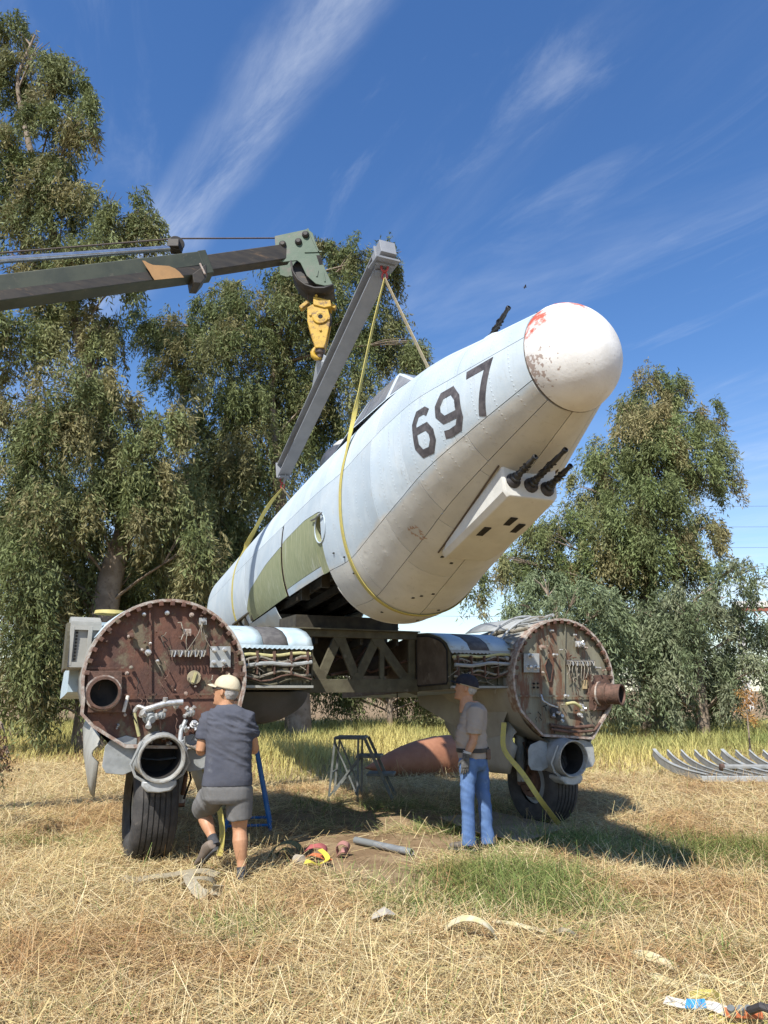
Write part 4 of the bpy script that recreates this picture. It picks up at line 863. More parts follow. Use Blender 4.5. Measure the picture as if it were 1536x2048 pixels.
# ---- truss spar across the open bay
SU = .86
def trus(name, a, b, wd, ht, m=wgreen): return obj(name, MB().bar(wp(a[0], VR+.02, a[1]), wp(b[0], VR+.02, b[1]), ht, wd, (0, 1, 0)), m, wing, 0, .004)
trus('spar_cap', (-SU, 2.30), (SU, 2.30), .09, .10); trus('spar_cap', (-SU, 1.665), (SU, 1.675), .09, .16)
obj('spar_flange', MB().box(wp(0, VR+.03, 2.345), (2*SU, .20, .015)), wgreen, wing, 0)
top_n = [-.70, -.22, .22, .70]; bot_n = [-.46, 0, .46]
for i, u in enumerate((-.78, .78, .36)): trus('spar_post', (u, 1.70), (u, 2.27), .05, .09 if i < 2 else .06)
for a, b in (((-.74, 2.24), (-.46, 1.74)), ((-.46, 1.74), (-.24, 2.24)), ((-.20, 2.24), (.02, 1.74)), ((.02, 1.74), (.28, 2.24)), ((.30, 2.24), (.70, 1.74))): trus('spar_diagonal', a, b, .045, .115)
for u in (-.74, -.46, -.22, .02, .29, .70):
    zz_ = 2.22 if u in (-.74, -.22, .29) else 1.76; obj('gusset', MB().prism([wp(u-.10, VR+.055, zz_+(.05 if zz_ > 2 else -.05)), wp(u+.10, VR+.055, zz_+(.05 if zz_ > 2 else -.05)), wp(u+.03, VR+.055, zz_-(.07 if zz_ > 2 else -.07)), wp(u-.03, VR+.055, zz_-(.07 if zz_ > 2 else -.07))], (0, .006, 0)), wgreen, wing, 0)
# arched lower edge of the spar at both ends
for sg in (-1, 1):
    P = [wp(sg*SU, VR+.03, 1.62)]+[wp(sg*(.86-.42*q), VR+.03, 1.555+.065*math.sin(q*math.pi/2)) for q in np.linspace(0, 1, 8)]+[wp(sg*.44, VR+.03, 1.625)]
    obj('arched_web', MB().prism(P, (0, .03, 0)), wgreen, wing, 0)
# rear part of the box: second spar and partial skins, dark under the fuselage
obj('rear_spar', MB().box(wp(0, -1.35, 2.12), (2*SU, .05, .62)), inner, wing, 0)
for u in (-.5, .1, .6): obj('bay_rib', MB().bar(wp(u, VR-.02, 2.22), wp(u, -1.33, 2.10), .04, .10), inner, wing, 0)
for a, b in (((-.8, -.5, 1.95), (.2, -1.3, 2.1)), ((.8, -.5, 2.0), (.0, -1.2, 2.1)), ((-.3, -.5, 1.8), (.3, -.8, 2.15))): obj('hose', MB().tube([wp(*a), wp((a[0]+b[0])/2, (a[1]+b[1])/2, 1.85), wp(*b)], .018, 7), rustp, wing)
vr = np.linspace(-3.0, -.46, 14)
for sg, u0, u1 in ((-1, -.86, -3.25), (1, .86, 3.25)):
    sec = lambda u: [wp(u, v, top_z(v)) for v in vr]+[wp(u, v, bot_z(v)) for v in vr[::-1]]
    obj('rear_wing_box', MB().loft([sec(u0), sec((u0+u1)/2), sec(u1)]), wskin, wing, 40)
    e_ = sec(u0-sg*.004); obj('box_end', MB().prism(e_, (-.006*sg, 0, 0)), brownplate, wing, 0)
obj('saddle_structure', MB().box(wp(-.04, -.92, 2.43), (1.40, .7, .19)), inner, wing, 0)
# outboard stub beyond the inner-left nacelle
for sg, u0, u1 in ((-1, -3.02, -3.30), (1, 3.02, 3.30)):
    secs = [[wp(u, v, top_z(v)+.03) for v in np.linspace(-.5, .20, 8)]+[wp(u, .22, 1.84), wp(u, -.5, 1.82)] for u in (u0, u1)]
    st = obj('outer_stub', MB().loft(secs), dpaint, wing, 30)
    for i in range(12): obj('stub_bolt', MB().box(wp(u1-sg*(.06), .224, 1.88+i*.032), (.02, .012, .02)), blk, st, 0)
    for zz_ in (1.86, 2.22): obj('stub_flange', MB().box(wp((u0+u1)/2, .235, zz_), (.29, .03, .05)), dpaint, st, 0)
    for uu in (u0-sg*0+sg*.10, u1-sg*.015): obj('stub_flange', MB().box(wp(uu, .235, 2.04), (.04, .035, .38)), dpaint, st, 0, .003)
    obj('joint_rib', MB().loft([[wp(u1+sg*.03*k, v, z) for v, z in ((-.5, 2.30), (.0, 2.28), (.25, 2.18), (.27, 1.82), (-.5, 1.80))] for k in (0, 1)]), wgreen, st, 0)
    for i in range(4): obj('stub_louvre', MB().box(wp(u1-sg*.12, .0+i*.05, 2.285-i*.012), (.16, .012, .012)), blk, st, 0)
cap = obj('filler_ring', MB().lathe([(0, .16), (.035, .15), (.04, .11), (.02, .10)], wp(-2.92, -.20, 2.40), (0, 0, 1), 28), mat('yellow_ring', (.50, .42, .14), (.40, .33, .12), rough=.6, scale=9), wing)
# dark rounded fairing under the inner stub
obj('belly_fairing', MB().loft([[wp(-1.30+.62*k*math.cos(a)*1.0, v, 1.60+.36*k*math.sin(a)) for a in np.linspace(math.pi, 2*math.pi, 20)] for v, k in ((.05, .55), (-.05, .9), (-.3, 1.0), (-1.2, 1.0), (-2.0, .7))], True, True), mat('dark_grey_paint', (.075, .07, .065), (.05, .048, .042), rough=.6, scale=4), wing, 40)
# ---- landing gear
def gear(cu, side):
    w_ = obj('wheel', MB().lathe([(-.15, .0), (-.15, .20), (-.12, .23), (-.12, .27), (.12, .27), (.12, .23), (.15, .20), (.15, 0)], wp(cu, 0, .505), (1, 0, 0), 28), greyp, wing, 40)
    pr_ = []
    R0 = .515
    for x, r in ((-.155, .27), (-.20, .33), (-.212, .42), (-.195, .475), (-.165, .502)): pr_.append((x, r))
    gro = [-.125, -.075, -.025, .025, .075, .125]
    for gx_ in gro: pr_ += [(gx_-.007, R0-.004*abs(gx_)/.1), (gx_-.005, R0-.016), (gx_+.005, R0-.016), (gx_+.007, R0-.004*abs(gx_)/.1)]
    for x, r in ((.165, .502), (.195, .475), (.212, .42), (.20, .33), (.155, .27)): pr_.append((x, r))
    ty = MB().lathe(pr_, wp(cu, 0, .505), (1, 0, 0), 56)
    ty.v = [(x, y, max(z, .006+(0 if abs(y) > .01 else 0))) for x, y, z in ty.v]
    obj('tyre', ty, rubber, w_, 50, fix=False)
    for a in range(6): obj('wheel_bolt', MB().lathe([(0, .02), (.02, .02)], wp(cu-side*.15, .11*math.cos(a*1.047), .505+.11*math.sin(a*1.047)), (-side, 0, 0), 8, True, True), rustp, w_)
    obj('brake_drum', MB().lathe([(0, .19), (.05, .19), (.06, .12), (.10, .11), (.11, .05)], wp(cu-side*.15, 0, .505), (-side, 0, 0), 22, True, True), rustp, w_)
    obj('gear_leg', MB().tube([wp(cu-side*.30, .0, .505), wp(cu-side*.30, -.02, .85), wp(cu-side*.24, -.06, 1.5)], [.055, .06, .075], 12), greyp, wing)
    obj('axle', MB().tube([wp(cu-side*.34, 0, .505), wp(cu, 0, .505)], .045, 12), rustp, wing)
    obj('drag_strut', MB().tube([wp(cu-side*.28, -.05, .75), wp(cu-side*.25, -.75, 1.35)], .035, 10), greyp, wing)
    obj('torque_link', MB().tube([wp(cu-side*.30, .10, .60), wp(cu-side*.30, .22, .78), wp(cu-side*.30, .08, .98)], .022, 8), rustp, wing)
    obj('brake_hose', MB().tube([wp(cu-side*.32, .08, .55), wp(cu-side*.36, .18, .75), wp(cu-side*.30, .12, 1.0), wp(cu-side*.26, .05, 1.3)], .012, 6), blk, wing)
    # doors either side of the well
    for s2, m2, lo_z in ((1, dpaint, .52), (-1, dpaint, .60)):
        u0 = cu+s2*.50; secs = []
        for v, zt_, zb_ in ((.30, 1.12, .95), (.12, 1.25, .62), (-.3, 1.3, lo_z), (-.9, 1.32, .72), (-1.35, 1.35, 1.05)):
            secs.append([wp(u0+s2*(.07*math.sin((zt_-z)/(zt_-zb_)*math.pi)+.05), v, z) for z in np.linspace(zt_, zb_, 7)])
        d_ = obj('gear_door', MB().loft(secs, False, False, False), m2, wing, 50); q = d_.modifiers.new('thickness', 'SOLIDIFY'); q.thickness = .018
    return w_
gear(LU, -1); gear(RU, 1)
# side of the outer nacelle dropping to its wheel well, with a hanging cable
obj('hanging_cable', MB().tube([wp(.80, -.9, 1.62), wp(.80, -.9, 1.42), wp(.80, -.9, 1.26)], .008, 6), blk, wing)
obj('chute_plate', MB().loft([[wp(RU-.62, v, z) for v, z in ((.35, 1.55), (-.9, 1.60), (-2.2, 1.52))], [wp(RU-.70, v, z) for v, z in ((.25, 1.25), (-.8, 1.1), (-2.0, 1.40))], [wp(RU-.56, v, z) for v, z in ((.10, .95), (-.6, .80), (-1.7, 1.3))]], False, False, False), dpaint, wing, 60)
# ---------------------------------------------------------------- crane boom, hook block, spreader beam and slings
def unit(a): a = np.array(a, float); return a/np.linalg.norm(a)
armyg = mat('army_green', (.035, .042, .030), (.055, .062, .042), rough=.55, scale=3, bump=.1, c3=(.10, .09, .065), f3=.63, s3=7)
green2 = mat('crane_green', (.055, .10, .06), (.085, .12, .08), rough=.55, scale=3, c3=(.12, .11, .09), f3=.60, s3=5, bump=.1)
blackb = mat('boom_black', (.025, .022, .020), (.045, .038, .03), rough=.6, scale=6, c3=(.13, .085, .05), f3=.62, s3=4, stretch=(.6, 1, 3))
tanp = mat('camouflage_tan', (.40, .225, .09), (.33, .19, .08), rough=.6, scale=5)
steel = mat('boom_rod', (.40, .44, .50), (.30, .33, .38), rough=.22, metal=.8, scale=12)
cablem = mat('wire_rope', (.07, .05, .04), (.11, .085, .07), rough=.7, scale=60)
greyb = mat('beam_grey', (.25, .26, .275), (.21, .22, .235), rough=.5, scale=4, bump=.06, c3=(.32, .33, .34), f3=.66, s3=3)
hookm = mat('hook_yellow', (.53, .33, .035), (.42, .25, .03), rough=.5, scale=6, c3=(.15, .085, .03), f3=.56, s3=9, bump=.15)
Yb = lambda px: 8.0+1.75*px/620
B = lambda px, py, dy=0: at(px, py, Yb(px)+dy)
A_, B_, C_, D_ = B(0, 586), B(412, 533), B(556, 511), B(612, 502)
bo = A_+(A_-B_)*1.9
boom = thing('crane_boom', 'camouflaged telescopic crane boom reaching over from the left', 'crane boom', bo)
L = lambda P: np.array(P)-bo
bx = unit(C_-A_); bz = unit(np.array([0, 0, 1])-bx*bx[2]); by = np.cross(bz, bx)
obj('outer_section', MB().bar(L(bo), L(B_), .29, .335), armyg, boom, 0, .012)
obj('inner_section', MB().bar(L(B_-bx*.3), L(C_+bx*.15), .21, .235), blackb, boom, 0, .01)
col_ = obj('section_collar', MB().bar(L(B_-bx*.10), L(B_+bx*.02), .302, .348), armyg, boom, 0, .008)
obj('collar_skid', MB().prism([L(B(385, 548, -.16)), L(B(412, 528, -.16)), L(B(414, 552, -.16)), L(B(402, 566, -.16)), L(B(388, 565, -.16))], by*.32), blackb, boom, 0, .006)
obj('collar_pin', MB().tube([L(B(400, 527, -.22)), L(B(410, 548, -.24))], .014, 8), rim_m, boom)
sidev = -by if (-by)[1] < 0 else by
def on_side(px, py, off):           # point of a pixel ray on the boom's near flank
    o_ = np.array([0, 0, CH]); r = ray(px, py); P0 = A_+sidev*(.145+off); k = ((P0-o_)@sidev)/(r@sidev); return o_+r*k
obj('camouflage_patch', MB().prism([L(on_side(px, py, .0005)) for px, py in ((284, 521), (290, 522), (296, 526), (306, 530), (322, 531), (338, 532), (350, 537), (359, 544), (368, 555), (350, 556), (330, 558), (309, 560), (304, 553), (299, 544), (291, 532))], sidev*.003), tanp, boom, 0)
obj('grime_band', MB().bar(L(bo+sidev*.146-bz*.10), L(B_+sidev*.146-bz*.10-bx*.12), .004, .12), blackb, boom, 0)
obj('ridge_strip', MB().bar(L(A_+sidev*.148-bz*.03-bx*3), L(B_+sidev*.148-bz*.03-bx*.1), .012, .02), armyg, boom, 0)
r0, r1 = B(-400, 548, -.02), B(338, 497, -.02)
rod = obj('extension_rod', MB().tube([L(r0), L(r1)], .042, 16), steel, boom)
obj('rod_bracket', MB().box(L(B(350, 493)), (.16, .20, .12)), blackb, boom, 0, .01)
obj('rod_sheave', MB().lathe([(-.06, .10), (-.05, .11), (-.02, .09), (.02, .09), (.05, .11), (.06, .10)], L(B(352, 490)), by, 20, True, True), blackb, boom)
obj('winch_cable', MB().tube([L(B(-400, 520, -.05)), L(B(0, 506)), L(B(352, 477)), L(B(612, 476))], .011, 6), cablem, boom)
# turret that carries the boom, standing beyond the left edge
tz = np.array([0, 0, -bo[2]])
obj('turret', MB().loft([[np.array([x*a, y*b, 0])+tz*(1-q) for x, y in ((-1, -1), (1, -1), (1, 1), (-1, 1))] for q, a, b in ((0, .9, .9), (.25, .85, .85), (.3, .5, .5), (1.08, .32, .32))]), armyg, boom, 0, .03)
# head with cheek plates and the curved cable guard
hp = [(553, 488), (600, 478), (618, 474), (628, 482), (640, 520), (654, 556), (667, 583), (652, 586), (634, 582), (616, 566), (604, 541), (597, 536), (570, 539), (556, 535)]
for dy in (-.20, .20):
    q = [L(at(px, py, 9.72))+np.array([0, dy, 0]) for px, py in hp]; ck = obj('head_cheek', MB().prism(q, (0, .02, 0)), green2, boom, 0, .005)
    if dy < 0:
        obj('inspection_slot', MB().prism([L(at(px, py, 9.72))+np.array([0, dy-.003, 0]) for px, py in ((635, 526), (644, 526), (648, 544), (641, 545))], (0, .004, 0)), blk, ck, 0)
        for px, py in ((569, 505), (600, 500), (614, 486)): obj('head_pin', MB().lathe([(0, .055), (.03, .05), (.05, .03)], L(at(px, py, 9.72))+np.array([0, dy, 0]), (0, -1, 0), 14, True, True), blackb, ck)
        for a, b in (((618, 474), (640, 520)), ((612, 520), (646, 519)), ((636, 568), (638, 556)), ((652, 578), (649, 560))): obj('weld_rib', MB().bar(L(at(*a, 9.72))+np.array([0, dy-.006, 0]), L(at(*b, 9.72))+np.array([0, dy-.006, 0]), .02, .012, (0, 1, 0)), green2, ck, 0)
gp = [(587, 537), (590, 556), (600, 572), (614, 583), (632, 589), (650, 589), (668, 583)]
gd = MB().loft([[L(at(px, py, 9.72))+np.array([0, d, 0]) for px, py in gp] for d in (-.215, .215)], False, False, False)
go_ = obj('cable_guard', gd, blackb, boom, 60); so = go_.modifiers.new('t', 'SOLIDIFY'); so.thickness = .03
hsh = obj('head_sheave', MB().lathe([(-.10, .22), (-.08, .25), (-.04, .20), (.04, .20), (.08, .25), (.10, .22)], L(at(618, 548, 9.72)), (0, 1, 0), 28, True, True), blackb, boom)
obj('head_roller', MB().lathe([(-.14, .07), (.14, .07)], L(at(612, 482, 9.72)), (0, 1, 0), 16, True, True), blackb, boom)
for px in (616, 630, 648): obj('hoist_rope', MB().tube([L(at(px, 575, 9.72)), L(at(px+1, 612, 9.74))], .009, 6), cablem, boom)
# hook block
HB = at(638, 660, 9.74); hb = thing('hook_block', 'yellow crane hook block hanging under the boom head', 'hook block', HB)
K = lambda px, py, d=0: at(px, py, 9.74)-HB+np.array([0, d, 0])
body_p = [(616, 622), (626, 616), (655, 618), (661, 640), (661, 652), (653, 690), (649, 702), (632, 702), (628, 690), (616, 650)]
for d in (-.11, .07): 
    ck = obj('block_cheek', MB().prism([K(px, py, d) for px, py in body_p], (0, .03, 0)), hookm, hb, 0, .008)
    if d < 0:
        obj('axle_hole', MB().lathe([(0, .036), (.004, .034)], K(642, 640, d), (0, -1, 0), 20, True, True), blk, ck)
        obj('axle_boss', MB().lathe([(0, .115), (.012, .112), (.013, .05)], K(642, 640, d+.008), (0, -1, 0), 26), hookm, ck)
        obj('boss_arc', MB().tube([K(642, 640, d-.012)+np.array([.115*math.cos(a), 0, .115*math.sin(a)]) for a in np.linspace(math.pi*1.05, math.pi*1.95, 14)], .010, 6), hookm, ck)
        for px, py in ((622, 637), (658, 645), (642, 667), (634, 600)): obj('block_bolt', MB().lathe([(0, .02), (.02, .02)], K(px, py, d), (0, -1, 0), 8, True, True), hookm, ck)
obj('block_sheave', MB().lathe([(-.06, .15), (-.05, .17), (-.02, .13), (.02, .13), (.05, .17), (.06, .15)], K(641, 640, -.01), (0, 1, 0), 26, True, True), blackb, hb)
obj('block_core', MB().prism([K(px, py, -.09) for px, py in ((622, 660), (656, 660), (650, 700), (632, 700))], (0, .17, 0)), hookm, hb, 0, .006)
obj('crosshead', MB().prism([K(px, py, -.13) for px, py in ((628, 602), (662, 609), (664, 621), (650, 624), (628, 618))], (0, .22, 0)), hookm, hb, 0, .008)
for a, b in (((601, 620), (618, 606)), ((656, 612), (672, 618))): obj('crosshead_lug', MB().bar(K(*a, -.02), K(*b, -.02), .10, .06), hookm, hb, 0, .01)
obj('swivel', MB().lathe([(0, .075), (.05, .07), (.08, .045), (.12, .04)], K(640, 702, -.02), (0, 0, -1), 16, True, True), mat('greasy_steel', (.06, .04, .03), (.10, .07, .05), rough=.5, scale=20), hb)
hk = [(637, 700), (630, 694+6), (626, 706), (627, 713), (633, 718), (640, 718), (644, 713)]
obj('hook', MB().tube([K(px, py, -.02) for px, py in hk], [.034, .036, .040, .042, .038, .028, .012], 12), hookm, hb, 60)
obj('hook_latch', MB().bar(K(637, 702, -.02), K(643, 712, -.02), .03, .008), cablem, hb, 0)
# spreader beam
BF, BR = at(768, 514, 7.7), at(566, 942, 11.8)
bm_ = thing('spreader_beam', 'grey steel spreader beam tilted between the hook and the slings', 'lifting beam', BR)
L2 = lambda P: np.array(P, float)-BR
ex = unit(BF-BR); ey = unit(np.cross((0, 0, 1), ex)); ez = np.cross(ex, ey)
obj('web', MB().bar(L2(BR), L2(BF), .022, .21, ez), greyb, bm_, 0)
for sg in (-1, 1): obj('flange', MB().bar(L2(BR+ez*sg*.115), L2(BF+ez*sg*.115), .20, .022, ez), greyb, bm_, 0, .002)
for t_, sg in ((.0, -1), (1.0, 1)):
    c = BR+(BF-BR)*t_; obj('end_plate', MB().bar(L2(c-ex*.012), L2(c+ex*.012), .24, .30, ez), greyb, bm_, 0, .003)
    obj('lug_plate', MB().box(L2(c-np.array([0, 0, .15])-ex*.08*sg), (.16, .10, .03), None), greyb, bm_, 0, .003)
    obj('lug_tab', MB().prism([L2(c-ex*.08*sg-np.array([0, 0, .10])+ex*dx+np.array([0, 0, dz])) for dx, dz in ((-.07, 0), (.07, 0), (.03, -.16), (-.03, -.16))], ey*.02), greyb, bm_, 0)
c = BF; obj('end_cap', MB().box(L2(c+np.array([0, 0, .02])), (.20, .26, .20), np.array([ey, ex, ez]).T), greyb, bm_, 0, .004)
obj('cap_shelf', MB().box(L2(c-np.array([0, 0, .10])), (.30, .30, .025), np.array([ey, ex*np.array([1, 1, 0]), (0, 0, 1)]).T), greyb, bm_, 0, .003)
BMID = BR+(BF-BR)*.47
obj('lifting_lug', MB().prism([L2(BMID+ez*.12-ex*.70), L2(BMID+ez*.12+ex*.42), L2(BMID+ez*.24+ex*.36), L2(at(637, 712, 9.74)+np.array([.03, 0, .07])), L2(at(637, 712, 9.74)-ex*.09)], ey*.025), mat('lug_grey', (.36, .38, .40), (.28, .30, .32), rough=.5, scale=4), bm_, 0, .003)
# slings
def ribbon(pts, wdir, w_, th=.005, name=None, m=None, parent=None, sub=4, smoothit=2):
    P = np.array(pts, float); n = len(P)
    if sub > 1:
        t_ = np.linspace(0, n-1, (n-1)*sub+1); Q = np.stack([np.interp(t_, range(n), P[:, i]) for i in range(3)], 1)
        for _ in range(smoothit): Q[1:-1] = (Q[:-2]+2*Q[1:-1]+Q[2:])/4
        wd_ = np.array(wdir, float)
        if wd_.ndim == 1: wd_ = np.repeat(wd_[None], n, 0)
        Wd = np.stack([np.interp(t_, range(n), wd_[:, i]) for i in range(3)], 1); ww = np.interp(t_, range(n), np.full(n, w_) if np.isscalar(w_) else w_)
    T = np.gradient(Q, axis=0); T /= np.linalg.norm(T, axis=1)[:, None]; Wd = Wd-T*(Wd*T).sum(1)[:, None]; Wd /= np.linalg.norm(Wd, axis=1)[:, None]; Nn = np.cross(T, Wd)
    rg = [[Q[i]-Wd[i]*ww[i]/2-Nn[i]*th/2, Q[i]+Wd[i]*ww[i]/2-Nn[i]*th/2, Q[i]+Wd[i]*ww[i]/2+Nn[i]*th/2, Q[i]-Wd[i]*ww[i]/2+Nn[i]*th/2] for i in range(len(Q))]
    return MB().loft(rg, True, True)
strapy = mat('yellow_webbing', (.50, .42, .10), (.42, .36, .12), rough=.8, scale=40, c3=(.30, .24, .10), f3=.62, s3=6, bump=.2, bscale=120)
straptan = mat('faded_webbing', (.47, .40, .26), (.38, .32, .2), rough=.85, scale=20, c3=(.26, .21, .13), f3=.62, s3=5, bump=.2, bscale=120)
redm = mat('shackle_red', (.42, .06, .05), (.30, .045, .04), rough=.5, scale=10)
def wsurf(s, ph, off=.008): return FO+RF@surf(s, ph, off)
def sling(name, label, top, s_hull, ph0, ph1, near, far, w_, m, s_far=None):
    base = top-np.array([0, 0, .25]); root = thing(name, label, 'sling', base); Lg = lambda P: np.array(P)-base
    s_far = s_hull if s_far is None else s_far
    obj('shackle', MB().tube([top-base+np.array([.04*math.sin(a), .0, .03-.10*(.5-.5*math.cos(a))-.0]) for a in np.linspace(0, 2*math.pi, 13)], .014, 7), redm, root)
    obj('ring', MB().tube([Lg(top)+np.array([.03*math.sin(a), .02, -.12+.05*math.cos(a)]) for a in np.linspace(0, 2*math.pi, 13)], .012, 7), redm, root)
    ax_ = RF@np.array([0, -1, 0]); st_ = top-np.array([0, 0, .16])
    phs = np.linspace(ph0, ph1, 46); ss = s_hull+(s_far-s_hull)*np.clip((-phs-60)/120, 0, 1)
    hullp = [wsurf(s, p) for s, p in zip(ss, phs)]
    nleg = [st_]+near+hullp
    wd = [np.array([.3, .9, .0])]*(1+len(near))+[ax_]*len(hullp); wid = [.03]+[w_*.8]*len(near)+[w_]*len(hullp)
    obj('near_strap', ribbon([Lg(p) for p in nleg], wd, np.array(wid), .007, sub=3), m, root, 60)
    obj('far_strap', ribbon([Lg(p) for p in [hullp[-1]]+far+[st_]], [ax_]*(len(far)+2), np.array([w_]+[w_]*len(far)+[.04]), .007, sub=4), straptan, root, 60)
    return root
t1 = BF-np.array([0, 0, .14])+ex*.02
fs_ = sling('front_sling', 'yellow webbing sling looped round the nose section under the beam top', t1, 0.0, 24, -206, [t1+(wsurf(0, 24)-t1)*.35+np.array([0, -.02, -.04]), t1+(wsurf(0, 24)-t1)*.7+np.array([0, -.01, -.04])], [], .065, strapy)
t2 = BR-np.array([0, 0, .14])
rs_ = sling('rear_sling', 'frayed yellow sling round the rear fuselage under the low beam end', t2, -6.9, 40, -208, [t2+(wsurf(-6.9, 40)-t2)*.3, t2+(wsurf(-6.9, 40)-t2)*.6], [], .11, strapy, -5.2)
# ---------------------------------------------------------------- people
def blob(name, mb, m, parent, voxel=.008, smooth=6, wrinkle=0, wscale=14, seed=1, dirn=(0, 0, 1), deci=0):
    me = bpy.data.meshes.new(name+'_raw'); me.from_pydata(mb.v, [], mb.f); o = bpy.data.objects.new(name+'_raw', me); COL.objects.link(o)
    r = o.modifiers.new('r', 'REMESH'); r.mode = 'VOXEL'; r.voxel_size = voxel; r.use_smooth_shade = True
    s = o.modifiers.new('s', 'SMOOTH'); s.factor = .5; s.iterations = smooth
    if deci: dc = o.modifiers.new('d', 'DECIMATE'); dc.ratio = deci
    dg = bpy.context.evaluated_depsgraph_get(); ev = o.evaluated_get(dg); nm = bpy.data.meshes.new_from_object(ev); nm.name = name
    bpy.data.objects.remove(o); bpy.data.meshes.remove(me)
    if wrinkle:
        n = len(nm.vertices); co = np.zeros(n*3, np.float32); nm.vertices.foreach_get('co', co); co = co.reshape(-1, 3); no = np.zeros(n*3, np.float32); nm.vertices.foreach_get('normal', no); no = no.reshape(-1, 3)
        # folds: ridged noise drawn out across the direction of pull
        d = unit(dirn); s1 = unit(np.cross(d, (.2, 1, .1))); s2 = np.cross(d, s1)
        q = np.stack([co@d*wscale*.32, co@s1*wscale*.09, co@s2*wscale*.09], 1)+seed*7.3
        f = np.array([(1-abs(noise.noise(Vector(p)))*2.6)*.65+(1-abs(noise.noise(Vector(p*2.1+3)))*2.6)*.35-.35 for p in q]); ms = np.array([noise.noise(Vector(p*.28+11)) for p in q])
        co = co+no*(f*np.clip(.55+1.3*ms, .1, 1.3)*wrinkle*1.7)[:, None]; nm.vertices.foreach_set('co', co.astype(np.float32).reshape(-1)); nm.update()
    nm.materials.clear(); nm.materials.append(m); nm.polygons.foreach_set('use_smooth', [True]*len(nm.polygons))
    ob = bpy.data.objects.new(name, nm); return link(ob, parent)
def ering(c, ax_l, ax_d, hw, hd, n=24, e=.85):
    c = np.array(c, float); ax_l, ax_d = np.array(ax_l, float), np.array(ax_d, float); o_ = []
    for k in range(n):
        a = 2*math.pi*k/n; ca, sa = math.cos(a), math.sin(a); o_.append(c+ax_l*hw*np.sign(ca)*abs(ca)**e+ax_d*hd*np.sign(sa)*abs(sa)**e)
    return o_
def hand_mb(mb, wrist, d, side, back, k=1.0, curl=.7):
    """palm from the wrist along d; side = direction of the thumb; back = back of the hand"""
    d, side, back = unit(d), unit(side), unit(back); W_ = np.array(wrist, float)
    mb.loft([ering(W_+d*x*k, side, back, w_*k, t_*k, 12) for x, w_, t_ in ((-.01, .028, .021), (.03, .036, .017), (.06, .042, .016), (.09, .041, .014), (.098, .036, .010))])
    for off, ln, r in ((.030, .072, .0085), (.010, .080, .009), (-.011, .074, .0085), (-.031, .058, .0075)):
        P = [W_+(d*.085+side*off)*k]; dd = d.copy(); 
        for seg, c in ((.45, .35), (.30, .75), (.25, .65)):
            dd = unit(dd-back*c*curl); P.append(P[-1]+dd*ln*seg*k)
        mb.tube(P, [r*k*1.1, r*k, r*k*.95, r*k*.7], 8)
    P = [W_+(d*.025+side*.028)*k, W_+(d*.052+side*.056-back*.01)*k, W_+(d*.082+side*.060-back*.025)*k, W_+(d*.100+side*.052-back*.035)*k]
    mb.tube(P, [.013*k, .0105*k, .0095*k, .007*k], 8)
skinm = mat('sunburnt_skin', (.40, .20, .105), (.47, .25, .14), rough=.5, scale=14, bump=.06, bscale=60, spec=.35)
hairm = mat('grey_hair', (.30, .28, .26), (.42, .40, .37), rough=.7, scale=60, bump=.4, bscale=120)
def head_mb(mb, c, fwd, k=1.0, tilt=0):
    """head centred on c, face towards fwd"""
    f_ = unit(fwd); s_ = unit(np.cross((0, 0, 1), f_)); u_ = np.cross(f_, s_); c = np.array(c, float)
    at_ = lambda x, y, z: c+(f_*x+s_*y+u_*z)*k
    rings = []
    for z, x0, hx, hy in ((-.125, .035, .040, .040), (-.112, .030, .062, .052), (-.085, .014, .082, .062), (-.045, .004, .092, .070), (0, 0, .098, .076), (.045, -.004, .100, .078), (.085, -.006, .088, .070), (.112, -.008, .060, .05), (.125, -.008, .025, .022)):
        rings.append(ering(at_(x0, 0, z), f_, s_, hx*k, hy*k, 20, .95))
    mb.loft(rings)
    mb.loft([ering(at_(x, 0, z), s_, u_, w_*k, h_*k, 8) for x, z, w_, h_ in ((.085, .02, .010, .012), (.105, -.012, .014, .014), (.112, -.026, .016, .012), (.095, -.036, .013, .008))])   # nose
    mb.ball(at_(.088, 0, -.068), (.02*k, .024*k, .012*k), 10, 6); mb.ball(at_(.082, 0, -.105), (.024*k, .026*k, .02*k), 10, 6)   # mouth, chin
    for sy in (-1, 1):
        mb.ball(at_(.086, sy*.032, .020), .013*k, 8, 6); mb.ball(at_(.09, sy*.03, .04), (.012*k, .022*k, .009*k), 8, 5)
        mb.loft([ering(at_(-.005+dx, sy*(.076+dy), z), f_, u_, .017*k*q, .030*k*q, 10) for dx, dy, z, q in ((0, -.01, -.01, .9), (0, .008, -.008, 1.0), (-.008, .016, -.006, .8))])   # ears
    mb.loft([ering(at_(-.012-.02*(1-q), 0, -.07-.13*(1-q)), f_, s_, (.062+.012*(1-q))*k, (.062+.012*(1-q))*k, 16) for q in (1, .5, 0, -.35)])   # neck
    return at_
